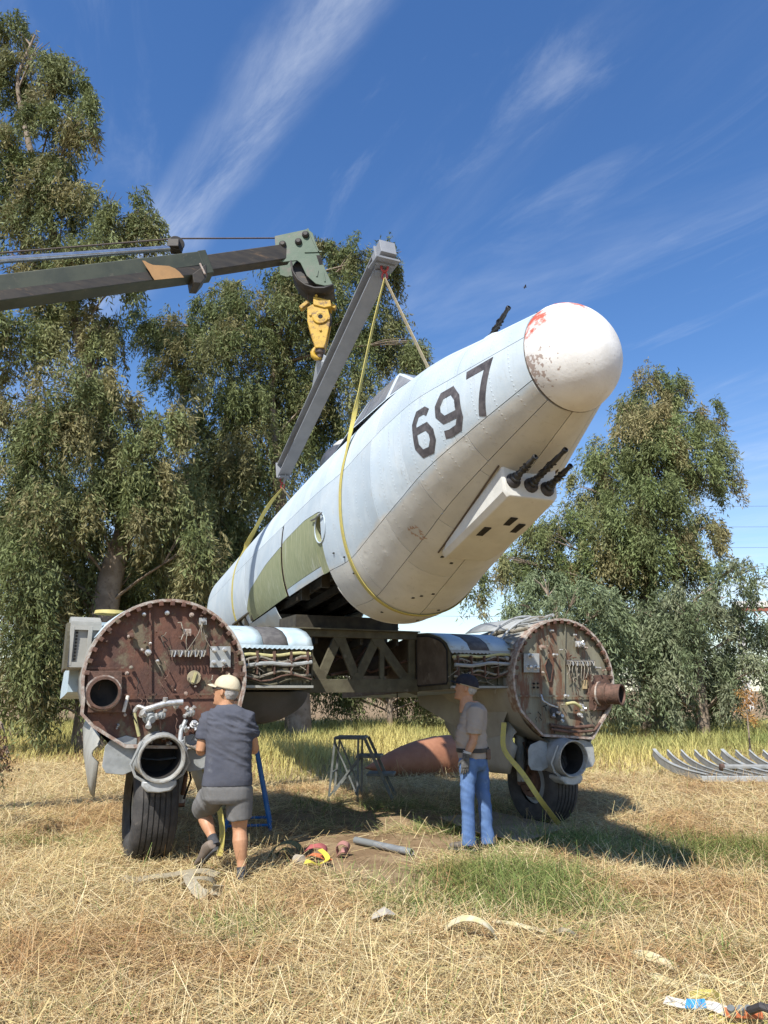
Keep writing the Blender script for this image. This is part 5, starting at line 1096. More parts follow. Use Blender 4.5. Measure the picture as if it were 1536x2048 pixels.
def cap_parts(parent, at_, f_, m, m2, k=1.0, strip=None):
    f_ = unit(f_); s_ = unit(np.cross((0, 0, 1), f_)); u_ = np.array([0, 0, 1.])
    mb = MB(); rg = []
    for q in np.linspace(0, 1, 9):
        h = q; r = math.sqrt(max(0, 1-h**2.3)); rg.append([at_(-.008+.118*r*math.cos(a), .093*r*math.sin(a), .030+.115*h+.012*math.cos(a)*(1-h)) for a in np.linspace(0, 2*math.pi, 29)[:-1]])
    mb.loft(rg, False, True); cp_ = obj('cap', mb, m, parent, 50); so_ = cp_.modifiers.new('t', 'SOLIDIFY'); so_.thickness = .004
    V = []; nA = 11
    for a in np.linspace(-1.15, 1.15, nA):
        r1 = at_(-.008+.116*math.cos(a), .092*math.sin(a), .036+.010*math.cos(a)); e_ = .075*math.cos(a*1.25)**.6 if abs(a) < 1.2 else 0
        r2 = at_(-.008+.116*math.cos(a)+e_*.95, .092*math.sin(a)*1.02, .036+.010*math.cos(a)+.012*math.cos(a*1.3)-.012); V += [r1, (np.array(r1)+r2)/2+np.array([0, 0, .006]), r2]
    br = obj('bill', MB().add(V, [(3*i+j, 3*i+j+1, 3*i+j+4, 3*i+j+3) for i in range(nA-1) for j in range(2)]), m, cp_, 60); so_ = br.modifiers.new('t', 'SOLIDIFY'); so_.thickness = .005
    obj('button', MB().ball(at_(-.008, 0, .147), .008, 8, 5), m, cp_)
    if strip: obj('cap_band', MB().tube([at_(-.008+.119*math.cos(a), .094*math.sin(a), .026+.012*math.cos(a)) for a in np.linspace(R_(20), R_(340), 26)], .006, 6, False), strip, cp_)
    return cp_
def shoe(parent, heel, toe, up, m, sole, name='shoe', k=1.0):
    heel, toe = np.array(heel, float), np.array(toe, float); d = unit(toe-heel); up = np.array(up, float); up = unit(up-d*(up@d)); s_ = np.cross(up, d); Lh = np.linalg.norm(toe-heel)
    mb = MB().loft([ering(heel+d*Lh*x+up*(z+h/2), s_, up, w_, h/2, 18, .8) for x, z, w_, h in ((-.03, .025, .022, .05), (0, .02, .034, .085), (.12, .02, .038, .10), (.30, .02, .038, .105), (.45, .018, .041, .085), (.65, .018, .047, .065), (.85, .02, .044, .055), (.97, .022, .030, .042), (1.02, .028, .012, .02))])
    sh = blob(name, mb, m, parent, .006, 3)
    so_ = MB().loft([ering(heel+d*Lh*x+up*.012, s_, up, w_, .014, 18, .8) for x, w_ in ((-.05, .02), (-.03, .032), (.1, .040), (.4, .042), (.65, .050), (.85, .047), (.98, .032), (1.04, .014))])
    obj('sole', so_, sole, sh, 40); return sh
sole_m = mat('shoe_sole', (.045, .045, .045), (.08, .08, .078), rough=.8, scale=20)
# ---- person in shorts at the inner engine
Y1 = 6.85; b1 = gnd(484, 1766); Y1 = b1[1]
p1 = thing('person', 'person in grey shorts and beige cap stepping towards the inner engine', 'person', b1, group=None)
J = lambda px, py, dy=0: at(px, py, Y1+dy)-b1
lat, dep = unit((1, .18, 0)), unit((-.18, 1, 0))
def torso1(g):
    return [ering(J(px, py, dy), lat, dep, hw/226+g, hd+g, 28, .8) for px, py, hw, hd, dy in ((454, 1408, 17, .062, .02), (456, 1418, 30, .085, .02), (458, 1428, 42, .11, .02), (459, 1446, 43.5, .125, .01), (459, 1475, 43, .13, 0), (458, 1505, 42, .128, 0), (456, 1535, 43, .135, 0), (455, 1560, 46, .14, 0), (454, 1585, 45, .135, 0), (455, 1600, 38, .12, 0))]
body = MB(); body.loft(torso1(-.012))
hd_c = J(452, 1383, .03); fdir = unit((-1, .30, .10)); athead = head_mb(body, hd_c, fdir, 1.07)
LH, LK, LAk = J(432, 1580, .02), J(404, 1620, .30), J(428, 1684, .10)
RH, RK, RAk = J(478, 1580, .02), J(479, 1655, .05), J(484, 1742, 0)
calf = lambda a, b, out: [a+(b-a)*q+out*h for q, h in ((0, 0), (.12, .004), (.3, .018), (.5, .012), (.75, .0), (1, 0))]
body.tube([LH, (LH+LK)/2, LK], [.10, .085, .066], 16); body.tube(calf(LK, LAk, np.array([.3, -1, 0])*.8), [.062, .060, .064, .058, .042, .037], 16)
body.tube([RH, (RH+RK)/2, RK], [.105, .088, .066], 16); body.tube(calf(RK, RAk, np.array([.1, -1, 0])*.8), [.062, .062, .068, .060, .043, .038], 16)
LS, LE, LW = J(416, 1440, .02), J(401, 1503, .0), J(420, 1482, .24)
RS, RE, RW = J(494, 1438, .02), J(509, 1500, .10), J(486, 1480, .34)
for S_, E_, W_ in ((LS, LE, LW), (RS, RE, RW)):
    body.tube([S_, (S_+E_)/2, E_], [.062, .056, .046], 14); body.tube([E_, E_+(W_-E_)*.3, W_], [.045, .047, .029], 14)
hand_mb(body, LW, unit(LW-LE)+np.array([.2, .3, .2]), (.2, 0, 1), (-.5, .2, .2), 1.0, .8); hand_mb(body, RW, unit(RW-RE)+np.array([-.2, .3, 0]), (-.2, 0, 1), (.6, .2, .2), 1.0, .8)
blob('body', body, skinm, p1, .0055, 3, deci=.28)
shirt1 = mat('charcoal_shirt', (.068, .072, .090), (.085, .088, .105), rough=.9, scale=5, bump=.25, bscale=14, c3=(.12, .125, .14), f3=.66, s3=3, spec=.15)
sh = MB(); sh.loft([ering(J(454, 1409, .02), lat, dep, .080, .078, 28, .9)]+torso1(.017)[1:8]+[ering(J(454, 1571, 0), lat, dep, 50.5/226, .15, 28, .8)])
for S_, E_, W_ in ((LS, LE, LW), (RS, RE, RW)):
    q = S_+(E_-S_)*.62; sh.tube([S_+(J(456, 1432)-S_)*.4, S_, S_+(q-S_)*.5, q], [.085, .088, .080, .076], 18)
blob('t_shirt', sh, shirt1, p1, .009, 4, .0105, 46, 2, (.35, 0, 1))
shortm = mat('grey_shorts', (.14, .137, .13), (.165, .16, .155), rough=.9, scale=6, bump=.2, bscale=30, spec=.15)
so1 = MB(); so1.loft([ering(J(454, y_, 0), lat, dep, hw/226, hd, 26, .8) for y_, hw, hd in ((1548, 44, .135), (1575, 49, .15), (1596, 48, .145), (1606, 40, .12))])
LHm = LH+(LK-LH)*.97; RHm = RH+(RK-RH)*.76
so1.tube([LH+np.array([.02, 0, .03]), LH+(LK-LH)*.5, LHm], [.125, .122, .108], 20); so1.tube([RH+np.array([0, 0, .02]), RH+(RK-RH)*.35, RHm], [.125, .120, .112], 20)
blob('shorts', so1, shortm, p1, .009, 4, .007, 30, 5, (1, 0, .7))
capm = mat('beige_cap', (.50, .43, .29), (.56, .49, .35), rough=.9, scale=9, bump=.15, bscale=90, spec=.1)
cap_parts(p1, athead, fdir, capm, capm)
hm = MB(); hm.loft([ering(athead(-.035, 0, z), unit(fdir), unit(np.cross((0, 0, 1), fdir)), hx, hy, 18) for z, hx, hy in ((-.062, .055, .060), (-.02, .080, .077), (.03, .084, .080), (.05, .06, .06))]); blob('hair', hm, hairm, p1, .006, 3)
obj('sunglasses', MB().tube([athead(-.02, .082, .02), athead(.06, .078, .024), athead(.098, .045, .022), athead(.104, .0, .026), athead(.098, -.045, .022), athead(.06, -.078, .024), athead(-.02, -.082, .02)], [.004, .005, .014, .006, .014, .005, .004], 8), darkm, p1)
sockm = mat('dark_sock', (.04, .042, .046), (.06, .06, .065), rough=.95, scale=40)
obj('sock', MB().tube([LAk+(LK-LAk)*.16, LAk, LAk+(LAk-LK)*.12], [.044, .043, .046], 14), sockm, p1); obj('sock', MB().tube([RAk+(RK-RAk)*.10, RAk, RAk+(RAk-RK)*.10], [.044, .045, .05], 14), sockm, p1)
shoem = mat('taupe_shoe', (.20, .155, .12), (.15, .12, .095), rough=.8, scale=12, bump=.15)
shoedk = mat('black_shoe', (.035, .036, .04), (.055, .055, .06), rough=.75, scale=20)
toeL = gnd(398, 1738, .035)-b1; shoe(p1, LAk+np.array([.035, -.06, -.06]), toeL, unit((-.75, .35, .55)), shoem, sole_m)
shoe(p1, np.array([RAk[0]+.0, RAk[1]-.075, .0]), np.array([RAk[0]-.02, RAk[1]+.20, .0]), (0, 0, 1), shoedk, sole_m)
# ---- person in jeans watching
b2 = gnd(950, 1697); Y2 = b2[1]
p2 = thing('person', 'person in blue jeans and dark cap looking up at the lifted fuselage', 'person', b2)
J = lambda px, py, dy=0: at(px, py, Y2+dy)-b2
K2 = FPX/(Y2*CT-.25)
fw2 = unit((-1, .42, 0)); sd2 = unit(np.cross((0, 0, 1), fw2))
def torso2(g, rows_): return [ering(J(px, py, 0), fw2, sd2, hd+g, hw+g, 28, .82) for px, py, hd, hw in rows_]
TR = ((946, 1402, .062, .075), (948, 1410, .085, .13), (950, 1420, .105, .185), (947, 1440, .125, .205), (943, 1462, .142, .20), (942, 1482, .15, .19), (945, 1500, .142, .18), (947, 1516, .14, .175), (948, 1530, .13, .165))
body = MB(); body.loft(torso2(-.012, TR))
hc = J(932, 1376, 0); f2 = unit((-1, .22, .16)); at2 = head_mb(body, hc, f2, 1.10)
NH, NK, NA = J(936, 1522, -.11), J(935, 1604, -.13), J(938, 1684, -.13)
FH, FK, FA_ = J(957, 1522, .09), J(968, 1602, .08), J(976, 1681, .06)
for H_, K_, A2 in ((NH, NK, NA), (FH, FK, FA_)): body.tube([H_, K_, A2], [.085, .058, .04], 14)
NS, NE, NW = J(951, 1424, -.19), J(947, 1480, -.22), J(932, 1514, -.24)
XS, XE, XW = J(945, 1424, .17), J(944, 1480, .22), J(940, 1505, .24)
for S_, E_, W_ in ((NS, NE, NW), (XS, XE, XW)): body.tube([S_, (S_+E_)/2, E_], [.060, .054, .045], 14); body.tube([E_, E_+(W_-E_)*.35, W_], [.045, .047, .031], 14)
hand_mb(body, XW, (-.5, 0, -.6), (-.6, .2, .3), (0, 1, .2), 1.0, .7)
blob('body', body, skinm, p2, .0055, 3, deci=.28)
tsh = mat('tan_shirt', (.33, .275, .225), (.37, .31, .255), rough=.9, scale=5, bump=.2, bscale=16, spec=.12)
sh = MB(); sh.loft([ering(J(944, 1403, 0), fw2, sd2, .078, .088, 28, .9)]+torso2(.014, TR[1:8]))
for S_, E_, W_ in ((NS, NE, NW), (XS, XE, XW)):
    q = S_+(E_-S_)*.80; sh.tube([S_+(J(949, 1420)-S_)*.45, S_, S_+(q-S_)*.5, q], [.085, .092, .088, .086], 18)
blob('t_shirt', sh, tsh, p2, .009, 4, .010, 40, 4, (.5, 0, 1))
jeanm = mat('blue_denim', (.075, .135, .28), (.115, .19, .35), rough=.85, scale=5, bump=.25, bscale=50, c3=(.19, .27, .42), f3=.60, s3=4, spec=.15, stretch=(1, 1, .5))
je = MB(); je.loft(torso2(.006, ((946, 1503, .140, .178), (947, 1516, .143, .178), (948, 1530, .138, .17), (948, 1540, .10, .13))))
for H_, K_, A2 in ((NH, NK, NA), (FH, FK, FA_)): je.tube([H_+np.array([0, 0, .02]), H_+(K_-H_)*.5, K_, K_+(A2-K_)*.5, A2+np.array([0, 0, -.03])], [.100, .088, .071, .068, .074], 20)
blob('jeans', je, jeanm, p2, .009, 4, .007, 26, 7, (.55, .2, 1))
obj('belt', MB().loft([ering(J(945.5, 1499, 0)+np.array([0, 0, dz]), fw2, sd2, .168, .206, 32, .82) for dz in (-.022, .022)], False, False), mat('black_leather', (.03, .028, .026), rough=.5), p2)
obj('belt_pouch', MB().box(J(976, 1508, -.05), (.05, .09, .11)), mat('brown_leather', (.10, .06, .04), (.14, .09, .06), rough=.6, scale=20), p2, 30, .012)
navy = mat('navy_cap', (.022, .022, .03), (.035, .034, .042), rough=.85, scale=12, spec=.15)
cap_parts(p2, at2, f2, navy, navy, .98, mat('tan_binding', (.38, .30, .18), rough=.8))
hm = MB(); hm.loft([ering(at2(-.035, 0, z), f2, unit(np.cross((0, 0, 1), f2)), hx, hy, 18) for z, hx, hy in ((-.055, .056, .062), (-.02, .082, .078), (.03, .086, .082), (.05, .06, .06))]); blob('hair', hm, hairm, p2, .006, 3)
gl = MB(); hand_mb(gl, NW, (-.12, -.02, -1), (-1, -.15, 0), (.05, -1, 0), 1.12, .35); gl.tube([NW+np.array([.012, 0, .06]), NW, NW+np.array([-.004, 0, -.03])], [.044, .038, .036], 14)
blob('work_glove', gl, mat('glove_grey', (.055, .052, .05), (.12, .115, .105), rough=.8, scale=25), p2, .004, 3); obj('glove_cuff', MB().tube([NW+np.array([.016, 0, .058]), NW+np.array([.010, 0, .035])], [.047, .045], 14), mat('cuff_white', (.45, .43, .4), rough=.9), p2)
boot = mat('dusty_boot', (.10, .085, .07), (.15, .13, .105), rough=.85, scale=14)
for A2 in (NA, FA_): shoe(p2, np.array([A2[0]+.07, A2[1]-.02, .004]), np.array([A2[0]-.20, A2[1]+.05, .004]), (0, 0, 1), boot, sole_m, 'boot')
# ---------------------------------------------------------------- things lying and standing about
def G0(px, py, z=.02):
    P = gnd(px, py, z); P[2] += float(hgt(P[0], P[1])); return P
# rusty drop tank in the long grass
tk0, tk1 = at(735, 1520, 14.2), at(975, 1485, 16.0); tk0[2] = .22; tk1[2] = .40
tank = thing('drop_tank', 'rusty teardrop fuel tank lying in the long grass', 'fuel tank', (tk0[0], tk0[1], 0)); dt = unit(tk1-tk0); LT = np.linalg.norm(tk1-tk0)
rtank = mat('rusty_tank', (.27, .115, .06), (.34, .155, .085), rough=.7, scale=3, bump=.2, bscale=20, c3=(.20, .09, .055), f3=.62, s3=5)
o0 = tk0-np.array([tk0[0], tk0[1], 0])
obj('tank_shell', MB().lathe([(LT*q, .40*r) for q, r in ((-.02, .02), (.02, .12), (.08, .30), (.17, .54), (.28, .76), (.40, .92), (.52, 1.0), (.64, 1.0), (.76, .93), (.86, .78), (.94, .52), (.985, .25), (1.0, .03))], o0, dt, 30), rtank, tank, 60)
obj('tank_seam', MB().lathe([(LT*.535, .402), (LT*.54, .408), (LT*.55, .408), (LT*.555, .402)], o0, dt, 30), rtank, tank)
# folding step stool
sb = gnd(700, 1602); stool = thing('step_stool', 'weathered three step folding platform ladder in the fuselage shade', 'step ladder', (sb[0], sb[1], 0), (0, 0, -.10))
sm = mat('weathered_alu', (.20, .21, .20), (.13, .14, .13), rough=.55, scale=8, metal=.3)
for nm, x0, x1, z_, y0, y1 in (('platform', -.26, .22, .90, -.02, .48), ('step', .08, .46, .63, 0, .46), ('step', .24, .66, .37, .02, .44)):
    st = obj(nm, MB().box(((x0+x1)/2, (y0+y1)/2, z_), (x1-x0, y1-y0, .035)), sm, stool, 0, .006)
    for k in range(4): obj('tread', MB().box(((x0+x1)/2, y0+.06+k*(y1-y0-.12)/3, z_+.020), (x1-x0-.03, .03, .006)), sm, st, 0)
for y_ in (-.02, .46):
    obj('leg', MB().bar((-.24, y_, .90), (-.32, y_-.02, .0), .03, .03), sm, stool, 0); obj('leg', MB().bar((.12, y_, .90), (.12, y_-.03, .0), .03, .03), sm, stool, 0)
    obj('side_rail', MB().bar((.22, y_, .90), (.66, y_, .0), .03, .045), sm, stool, 0)
    obj('brace', MB().bar((-.24, y_+.01, .84), (.12, y_+.01, .06), .02, .025), sm, stool, 0); obj('brace', MB().bar((.12, y_-.015, .60), (-.30, y_-.015, .08), .02, .025), sm, stool, 0)
obj('cross_rod', MB().bar((-.28, -.02, .40), (-.28, .46, .40), .02, .02), sm, stool, 0); obj('cross_rod', MB().bar((.5, 0, .30), (.5, .46, .30), .02, .02), sm, stool, 0)
# blue trestle
bb_ = gnd(495, 1662); tres = thing('blue_trestle', 'blue steel A frame trestle behind the person in shorts', 'trestle', (bb_[0], bb_[1], 0), (0, 0, .15)); bl = mat('trestle_blue', (.02, .12, .36), (.03, .16, .42), rough=.45, scale=10)
for y_ in (0, .55):
    for sx in (-1, 1): obj('leg', MB().tube([(sx*.06, y_*.9+.03, .92), (sx*.27, y_, .0)], .024, 10), bl, tres)
    obj('foot_bar', MB().tube([(-.25, y_, .06), (.25, y_, .06)], .016, 8), bl, tres)
obj('top_bar', MB().box((0, .28, .93), (.16, .66, .06)), bl, tres, 0, .008); obj('screw', MB().tube([(0, .28, .93), (0, .28, 1.15)], .02, 10), sm, tres)
# cardboard sheet by the outer wheel
cbp = [G0(px, py, .03) for px, py in ((878, 1640), (985, 1628), (1132, 1660), (1046, 1690), (960, 1672))]; cb0 = np.mean(cbp, axis=0); cb0[2] = 0
cbm = mat('damp_cardboard', (.24, .175, .115), (.31, .235, .16), rough=.9, scale=4, c3=(.38, .36, .33), f3=.68, s3=2.5)
cb = obj('cardboard_sheet', MB().prism([(p-cb0)*[1, 1, 0]+[0, 0, .055] for p in cbp], (0, 0, .008)), cbm, None, 0); cb.location = cb0; tag(cb, 'flattened cardboard sheet lying beside the outer wheel', 'cardboard')
# pipe on the ground
pa, pb = G0(712, 1676, .045), G0(824, 1700, .045); pp = thing('grey_pipe', 'short grey metal pipe lying on the bare earth', 'pipe', (pa[0], pa[1], 0)); o_ = np.array([pa[0], pa[1], 0])
obj('pipe_wall', MB().lathe([(0, .034), (np.linalg.norm(pb-pa), .034), (np.linalg.norm(pb-pa), .029), (0, .029), (0, .034)], pa-o_, pb-pa, 20), mat('galvanised', (.27, .29, .30), (.21, .22, .23), rough=.5, scale=14, metal=.3), pp, 40)
obj('pipe_sleeve', MB().lathe([(-.01, .036), (.30, .036), (.30, .034)], pa-o_, pb-pa, 20), mat('sleeve_grey', (.17, .18, .18), rough=.6), pp, 40)
# straps on the ground
def ground_strap(name, label, pts, w_, m, cat='strap', buckle=None, wdir=None, group=None):
    P = np.array([G0(px, py, z) for px, py, z in pts]); b0 = P[0].copy(); b0[2] = 0
    root = thing(name, label, cat, b0, group=group)
    T = np.gradient(P, axis=0); wd = wdir if wdir is not None else np.stack([-T[:, 1], T[:, 0], T[:, 0]*0+.02], 1)
    obj('webbing', ribbon(P-b0, wd, w_, .005, sub=6, smoothit=6), m, root, 60)
    if buckle is not None: obj('stitched_end', MB().box(P[-1]-b0, (w_*1.05, w_*1.05, .014)), buckle, root, 0)
    return root
greyst = mat('grey_webbing', (.33, .28, .185), (.26, .22, .145), rough=.9, scale=30, bump=.2, bscale=150)
ground_strap('lifting_strap', 'long grey lifting strap trailing behind the raised shoe', [(244, 1757, .05), (270, 1762, .04), (300, 1754, .05), (335, 1750, .07), (375, 1742, .09), (410, 1740, .10), (435, 1750, .07)], .10, greyst)
ground_strap('lifting_strap', 'coiled end of grey strap flopped over on the straw', [(374, 1744, .10), (382, 1764, .13), (396, 1784, .08), (414, 1794, .05), (432, 1786, .06), (438, 1772, .12)], .09, mat('worn_webbing', (.36, .315, .22), (.28, .24, .165), rough=.9, scale=30), wdir=np.array([(1, .2, .2)]*6))
ground_strap('lifting_strap', 'small grey strap loop beside the standing shoe', [(358, 1770, .03), (372, 1758, .10), (400, 1754, .14), (425, 1760, .10), (432, 1772, .03)], .06, greyst, wdir=np.array([(0, 1, .1)]*5))
olive = mat('olive_webbing', (.16, .17, .075), (.12, .13, .06), rough=.9, scale=30)
pc = G0(562, 1722, .0); roll = thing('strap_roll', 'olive webbing strap curled into an arch on the bare earth', 'strap', pc)
obj('webbing', ribbon([np.array([.02*i/10-.13*math.cos(a)+.02, .02*i, .015+.125*math.sin(a)]) for i, a in enumerate(np.linspace(-.15, math.pi*1.15, 14))], np.array([(.15, 1, 0)]*14), .13, .007, sub=3), olive, roll, 60)
obj('inner_turn', ribbon([np.array([-.085*math.cos(a)+.03, .05, .012+.085*math.sin(a)]) for a in np.linspace(-.1, math.pi*1.1, 12)], np.array([(.15, 1, 0)]*12), .11, .006, sub=3), olive, roll, 60)
cupm = mat('bleached_wood', (.36, .32, .26), (.28, .24, .19), rough=.9, scale=20)
cpt = G0(592, 1730, .0); cu2 = obj('spool', MB().lathe([(0, .04), (.01, .05), (.06, .045), (.10, .05), (.11, .04)], (0, 0, .04), (.6, -.8, .1), 18, True, True), cupm); cu2.location = cpt; tag(cu2, 'small bleached spool beside the olive strap', 'spool')
pinkm = mat('faded_red_webbing', (.42, .12, .115), (.35, .10, .09), rough=.9, scale=20); orm = mat('orange_webbing', (.52, .15, .06), (.44, .13, .05), rough=.9, scale=20)
ground_strap('ratchet_strap', 'faded red strap heaped with yellow and orange ones', [(607, 1704, .05), (618, 1694, .13), (640, 1690, .15), (655, 1698, .10), (650, 1712, .04)], .09, pinkm, wdir=np.array([(.1, 1, .2)]*5))
ground_strap('ratchet_strap', 'orange strap tucked into the heap of coloured straps', [(612, 1716, .04), (622, 1708, .09), (640, 1712, .08), (662, 1722, .05)], .06, orm)
ground_strap('ratchet_strap', 'bright yellow strap crossing the orange one', [(640, 1700, .14), (650, 1708, .12), (658, 1720, .07), (640, 1730, .05), (618, 1736, .04), (608, 1728, .08), (622, 1726, .09), (640, 1734, .04)], .05, mat('bright_yellow_webbing', (.62, .50, .06), (.5, .42, .06), rough=.85, scale=20))
ground_strap('ratchet_strap', 'dusty pink strap twisted into a small knot', [(676, 1704, .03), (672, 1690, .10), (684, 1682, .14), (698, 1688, .11), (698, 1700, .04), (686, 1698, .09), (676, 1708, .02)], .06, mat('pink_webbing', (.40, .19, .165), (.32, .16, .13), rough=.9, scale=20), wdir=np.array([(.3, 1, .4)]*7))
palest = mat('bleached_webbing', (.56, .50, .36), (.50, .44, .22), rough=.9, scale=12)
ground_strap('sling_strap', 'pale strap rising in a hoop out of the straw', [(890, 1866, .03), (908, 1852, .09), (930, 1844, .15), (955, 1846, .16), (978, 1858, .13), (990, 1876, .05), (998, 1896, .01)], .055, palest, wdir=np.array([(.1, 1, .25)]*7))
ground_strap('sling_strap', 'pale strap end lying flat above the hoop', [(985, 1846, .04), (1020, 1850, .05), (1055, 1858, .05), (1092, 1864, .03)], .045, palest)
ground_strap('sling_strap', 'dark little strap bow half buried in straw', [(1112, 1868, .02), (1122, 1861, .09), (1140, 1864, .09), (1158, 1874, .02)], .035, greyst, wdir=np.array([(.1, 1, .25)]*4))
ground_strap('sling_strap', 'broad cream strap tip pointing across the straw', [(1262, 1908, .03), (1292, 1908, .07), (1320, 1918, .07), (1358, 1936, .03)], .06, palest, wdir=np.array([(.2, 1, .5)]*4))
ground_strap('sling_strap', 'cream strap sinking towards the ratchet pile', [(1300, 1944, .05), (1330, 1958, .05), (1360, 1972, .04), (1400, 1978, .03), (1424, 1990, .06), (1440, 2008, .07)], .055, palest)
ground_strap('sling_strap', 'thin pale strap running off to the field edge', [(1390, 1946, .05), (1430, 1954, .05), (1470, 1962, .05), (1522, 1968, .04)], .035, palest)
# ratchet heap in the near corner
rp = G0(1440, 2020, 0); rat = thing('ratchet_tensioner', 'yellow ratchet tensioner with blue taped strap in the near straw', 'ratchet', rp); Lr = lambda px, py, z: G0(px, py, z)-rp
obj('webbing', ribbon([Lr(1330, 2000, .06), Lr(1370, 2010, .07), Lr(1420, 2010, .09), Lr(1460, 2030, .09)], np.array([(.2, 1, .4)]*4), .05, .005, sub=5), mat('white_webbing', (.56, .54, .47), rough=.9), rat, 60)
obj('blue_tape', ribbon([Lr(1372, 2008, .078), Lr(1392, 2010, .085), Lr(1412, 2008, .095)], np.array([(.2, 1, .4)]*3), .056, .008, sub=4), mat('tape_blue', (.05, .26, .50), rough=.6), rat, 60)
obj('webbing', ribbon([Lr(1420, 2030, .05), Lr(1450, 2044, .06), Lr(1500, 2052, .06), Lr(1560, 2060, .05)], np.array([(.1, 1, .2)]*4), .06, .005, sub=5), strapy, rat, 60)
obj('ratchet_frame', MB().bar(Lr(1450, 2030, .10), Lr(1525, 2036, .10), .05, .03), orm, rat, 0, .006)
for px in (1462, 1480, 1497): obj('ratchet_drum', MB().tube([Lr(px, 2022, .13), Lr(px+4, 2034, .10)], .018, 10), sm, rat)
obj('ratchet_handle', MB().tube([Lr(1500, 2030, .13), Lr(1524, 2024, .17), Lr(1540, 2030, .16)], .018, 10), darkm, rat)
obj('webbing_tail', ribbon([Lr(1380, 1990, .04), Lr(1404, 1984, .06), Lr(1424, 1986, .07), Lr(1440, 2000, .10)], np.array([(.2, 1, .4)]*4), .06, .005, sub=5), strapy, rat, 60)
wp_ = G0(768, 1846, .02); pap = obj('paper_scrap', MB().add([(-.09, -.05, .02), (.02, -.07, .06), (.10, .02, .03), (.0, .08, .07), (-.08, .05, .03)], [(0, 1, 3, 4), (1, 2, 3)]), mat('paper_white', (.40, .36, .29), rough=.9), None, 0); pap.location = wp_; tag(pap, 'torn pale scrap lying at the edge of the bare earth', 'paper')
# yellow tie-downs hanging at the wheels
def hang(name, label, pts, w_, wdir=(1, 0, .1)):
    P = np.array(pts); b0 = P[-1].copy(); r_ = thing(name, label, 'strap', b0); obj('webbing', ribbon(P-b0, np.array([wdir]*len(P)), w_, .006, sub=4), strapy, r_, 60); return r_
hang('tie_down_strap', 'yellow tie down strap dangling beside the inner wheel to the earth', [at(418, 1490, 7.9), at(405, 1535, 7.85), at(436, 1600, 7.8), at(446, 1660, 7.75), gnd(440, 1712, .03)], .055)
hang('tie_down_strap', 'yellow tie down strap stretched past the outer tyre to the cardboard', [at(1008, 1445, 9.0), at(1004, 1500, 8.95), at(1045, 1545, 8.9), at(1080, 1600, 8.8), gnd(1118, 1648, .06)], .06)
# ribbed wing part lying at the right
rb = gnd(1420, 1566); rib = thing('ribbed_flap', 'skeletal ribbed metal flap frame lying in the straw by the field edge', 'aircraft part', (rb[0], rb[1], 0), (0, 0, -.03))
rm1 = mat('rib_pale', (.42, .43, .41), (.32, .33, .31), rough=.5, scale=8, metal=.2); rm2 = mat('rib_grey', (.20, .20, .19), (.27, .27, .25), rough=.6, scale=9)
obj('front_spar', MB().box((1.35, 0, .07), (3.0, .10, .10)), rm1, rib, 0, .008)
for i in range(11):
    x0 = -.05+i*.27; pts = [(0, .08), (.5, .10), (.95, .16), (1.3, .27), (1.5, .40)]
    q0 = [np.array([x0-.28*y_, y_, z_]) for y_, z_ in pts]; big = i % 5 == 0
    r_ = obj('rib', ribbon(q0, np.array([(.0, -.3, 1)]*5), np.array([.07, .09, .11, .13, .10])*(1.35 if big else 1), .02 if not big else .05, sub=4), rm2, rib, 60)
    obj('rib_cap', ribbon([p+np.array([0, -.015, .055*(1.3 if big else 1)]) for p in q0], np.array([(1, 0, 0)]*5), .07 if big else .035, .012, sub=4), rm1, r_, 60)
    for k in range(3): obj('rib_foot', MB().bar(q0[k+1], q0[k+1]*[1, 1, 0]+[0, 0, .0], .03, .012), rm2, r_, 0)
obj('torque_tube', MB().tube([(.55, .75, .20), (2.9, .75, .20)], .05, 12), rm2, rib); obj('tube_end', MB().lathe([(-.03, .06), (.04, .06), (.05, .03)], (.55, .75, .20), (-1, 0, 0), 12, True, True), rustp, rib)
obj('rear_spar', MB().bar((-.3, 1.0, .10), (2.6, 1.0, .10), .03, .06), rm2, rib, 0)
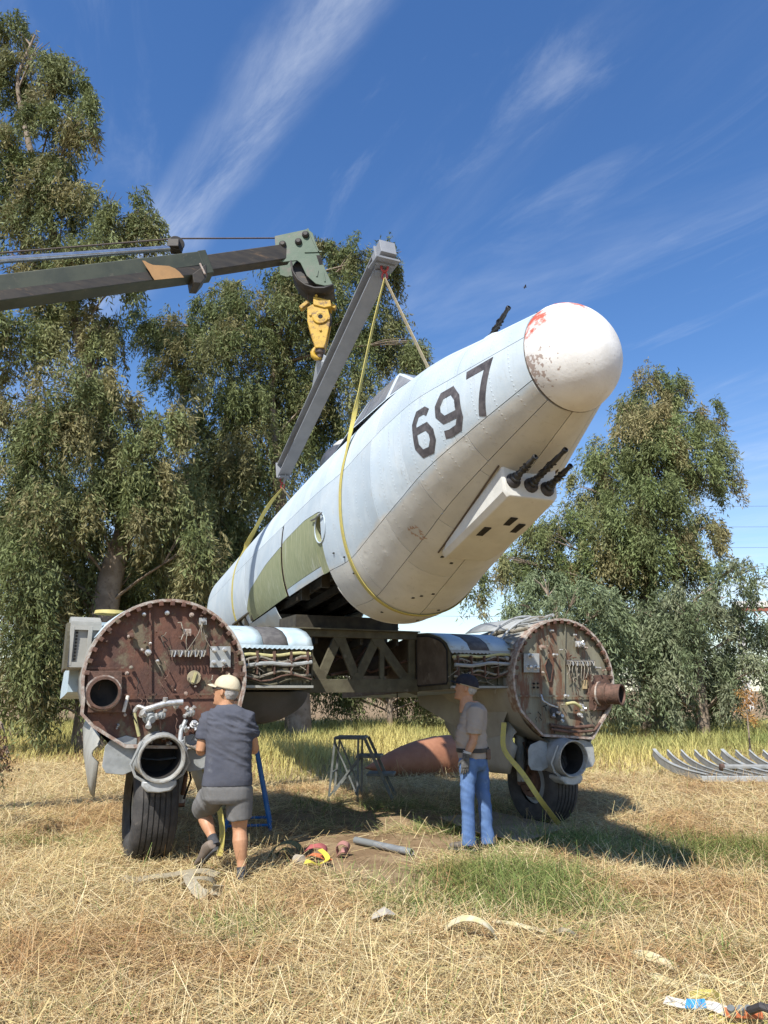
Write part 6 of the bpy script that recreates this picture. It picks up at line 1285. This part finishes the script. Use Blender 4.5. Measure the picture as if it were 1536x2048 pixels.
# far gantry and wires at the right
ga = at(1500, 1300, 62); gan = thing('distant_gantry', 'distant white and red gantry beam showing past the thicket', 'gantry', (ga[0], ga[1], 0)); o_ = np.array([ga[0], ga[1], 0])
whp = mat('gantry_white', (.62, .60, .56), (.52, .5, .46), rough=.6, scale=2); rdp = mat('gantry_red', (.32, .10, .07), (.26, .09, .06), rough=.7, scale=2)
zt = at(1500, 1209, 62)[2]
obj('top_beam', MB().box((4.6, 0, zt), (11, .8, .5)), whp, gan, 0, .03); obj('lower_beam', MB().box((4.6, 0, zt-.45), (11, .6, .25)), rdp, gan, 0)
for x_ in (-.6, 9.6): obj('gantry_post', MB().box((x_, 0, zt/2-.2), (.5, .5, zt-.3)), whp, gan, 0)
for x_ in np.arange(.5, 9.5, 1.0): obj('lattice', MB().bar((x_, 0, zt-.35), (x_+.5, 0, zt-1.0), .1, .1), rdp, gan, 0)
for py, lb in ((1016, 'highest of the thin overhead wires crossing the far sky'), (1057, 'second highest thin overhead wire crossing the far sky'), (1098, 'third thin overhead wire crossing the far sky'), (1236, 'lowest thin overhead wire crossing the far sky')):
    c = at(1500, py, 95); P = [np.array([x_, 95-.02*x_, c[2]+.0012*(x_-48)**2*.12]) for x_ in np.linspace(-140, 170, 32)]; b0 = P[0].copy()
    w_ = obj('power_line', MB().tube([p-b0 for p in P], .022, 5), mat('wire_dark', (.10, .11, .12), rough=.6), None); w_.location = b0; tag(w_, lb, 'power line')
for x_ in (-138, 168):
    pl_ = thing('utility_pole', 'wooden pole holding the overhead wires far beyond the '+('eucalyptus' if x_ < 0 else 'white gantry'), 'utility pole', (x_, 95-.02*x_, 0), group='poles carrying the overhead wires')
    obj('pole', MB().tube([(0, 0, -.5), (0, 0, 36)], [.35, .2], 10), bark, pl_); [obj('crossarm', MB().box((0, 0, z_), (.2, 2.4, .2)), bark, pl_, 0) for z_ in (28, 31.5, 34.8)]
bd = at(1050, 574, 60); bird = thing('bird', 'tiny dark bird high in the open sky', 'bird', bd)
obj('bird_body', MB().loft([ering((x_, 0, 0), (0, 1, 0), (0, 0, 1), r_, r_, 8) for x_, r_ in ((-.20, .01), (-.12, .03), (0, .05), (.10, .04), (.16, .02), (.20, .005))]), darkm, bird)
for sy in (-1, 1): obj('wing', MB().add([(.06, sy*.03, .01), (.08, sy*.2, .05), (-.02, sy*.42, .03), (-.06, sy*.2, .03), (-.06, sy*.03, .0)], [(0, 1, 2, 3, 4)]), darkm, bird, 0)
make_tree('dry_weed', 'tall dry orange brown weed stalk standing before the thicket', 17, [(1495, 1470, .02), (1493, 1410, .014, 0), (1490, 1375, .006, 0)],
    [(1494, 1385, 12, 16), (1488, 1412, 16, 18), (1500, 1440, 14, 16)], [(.40, .20, .06), (.33, .17, .055), (.45, .27, .09)], 2.0, leaf=(.07, .02), strand=(.1, .3), cat='weed', limbs=False, droop=.3)
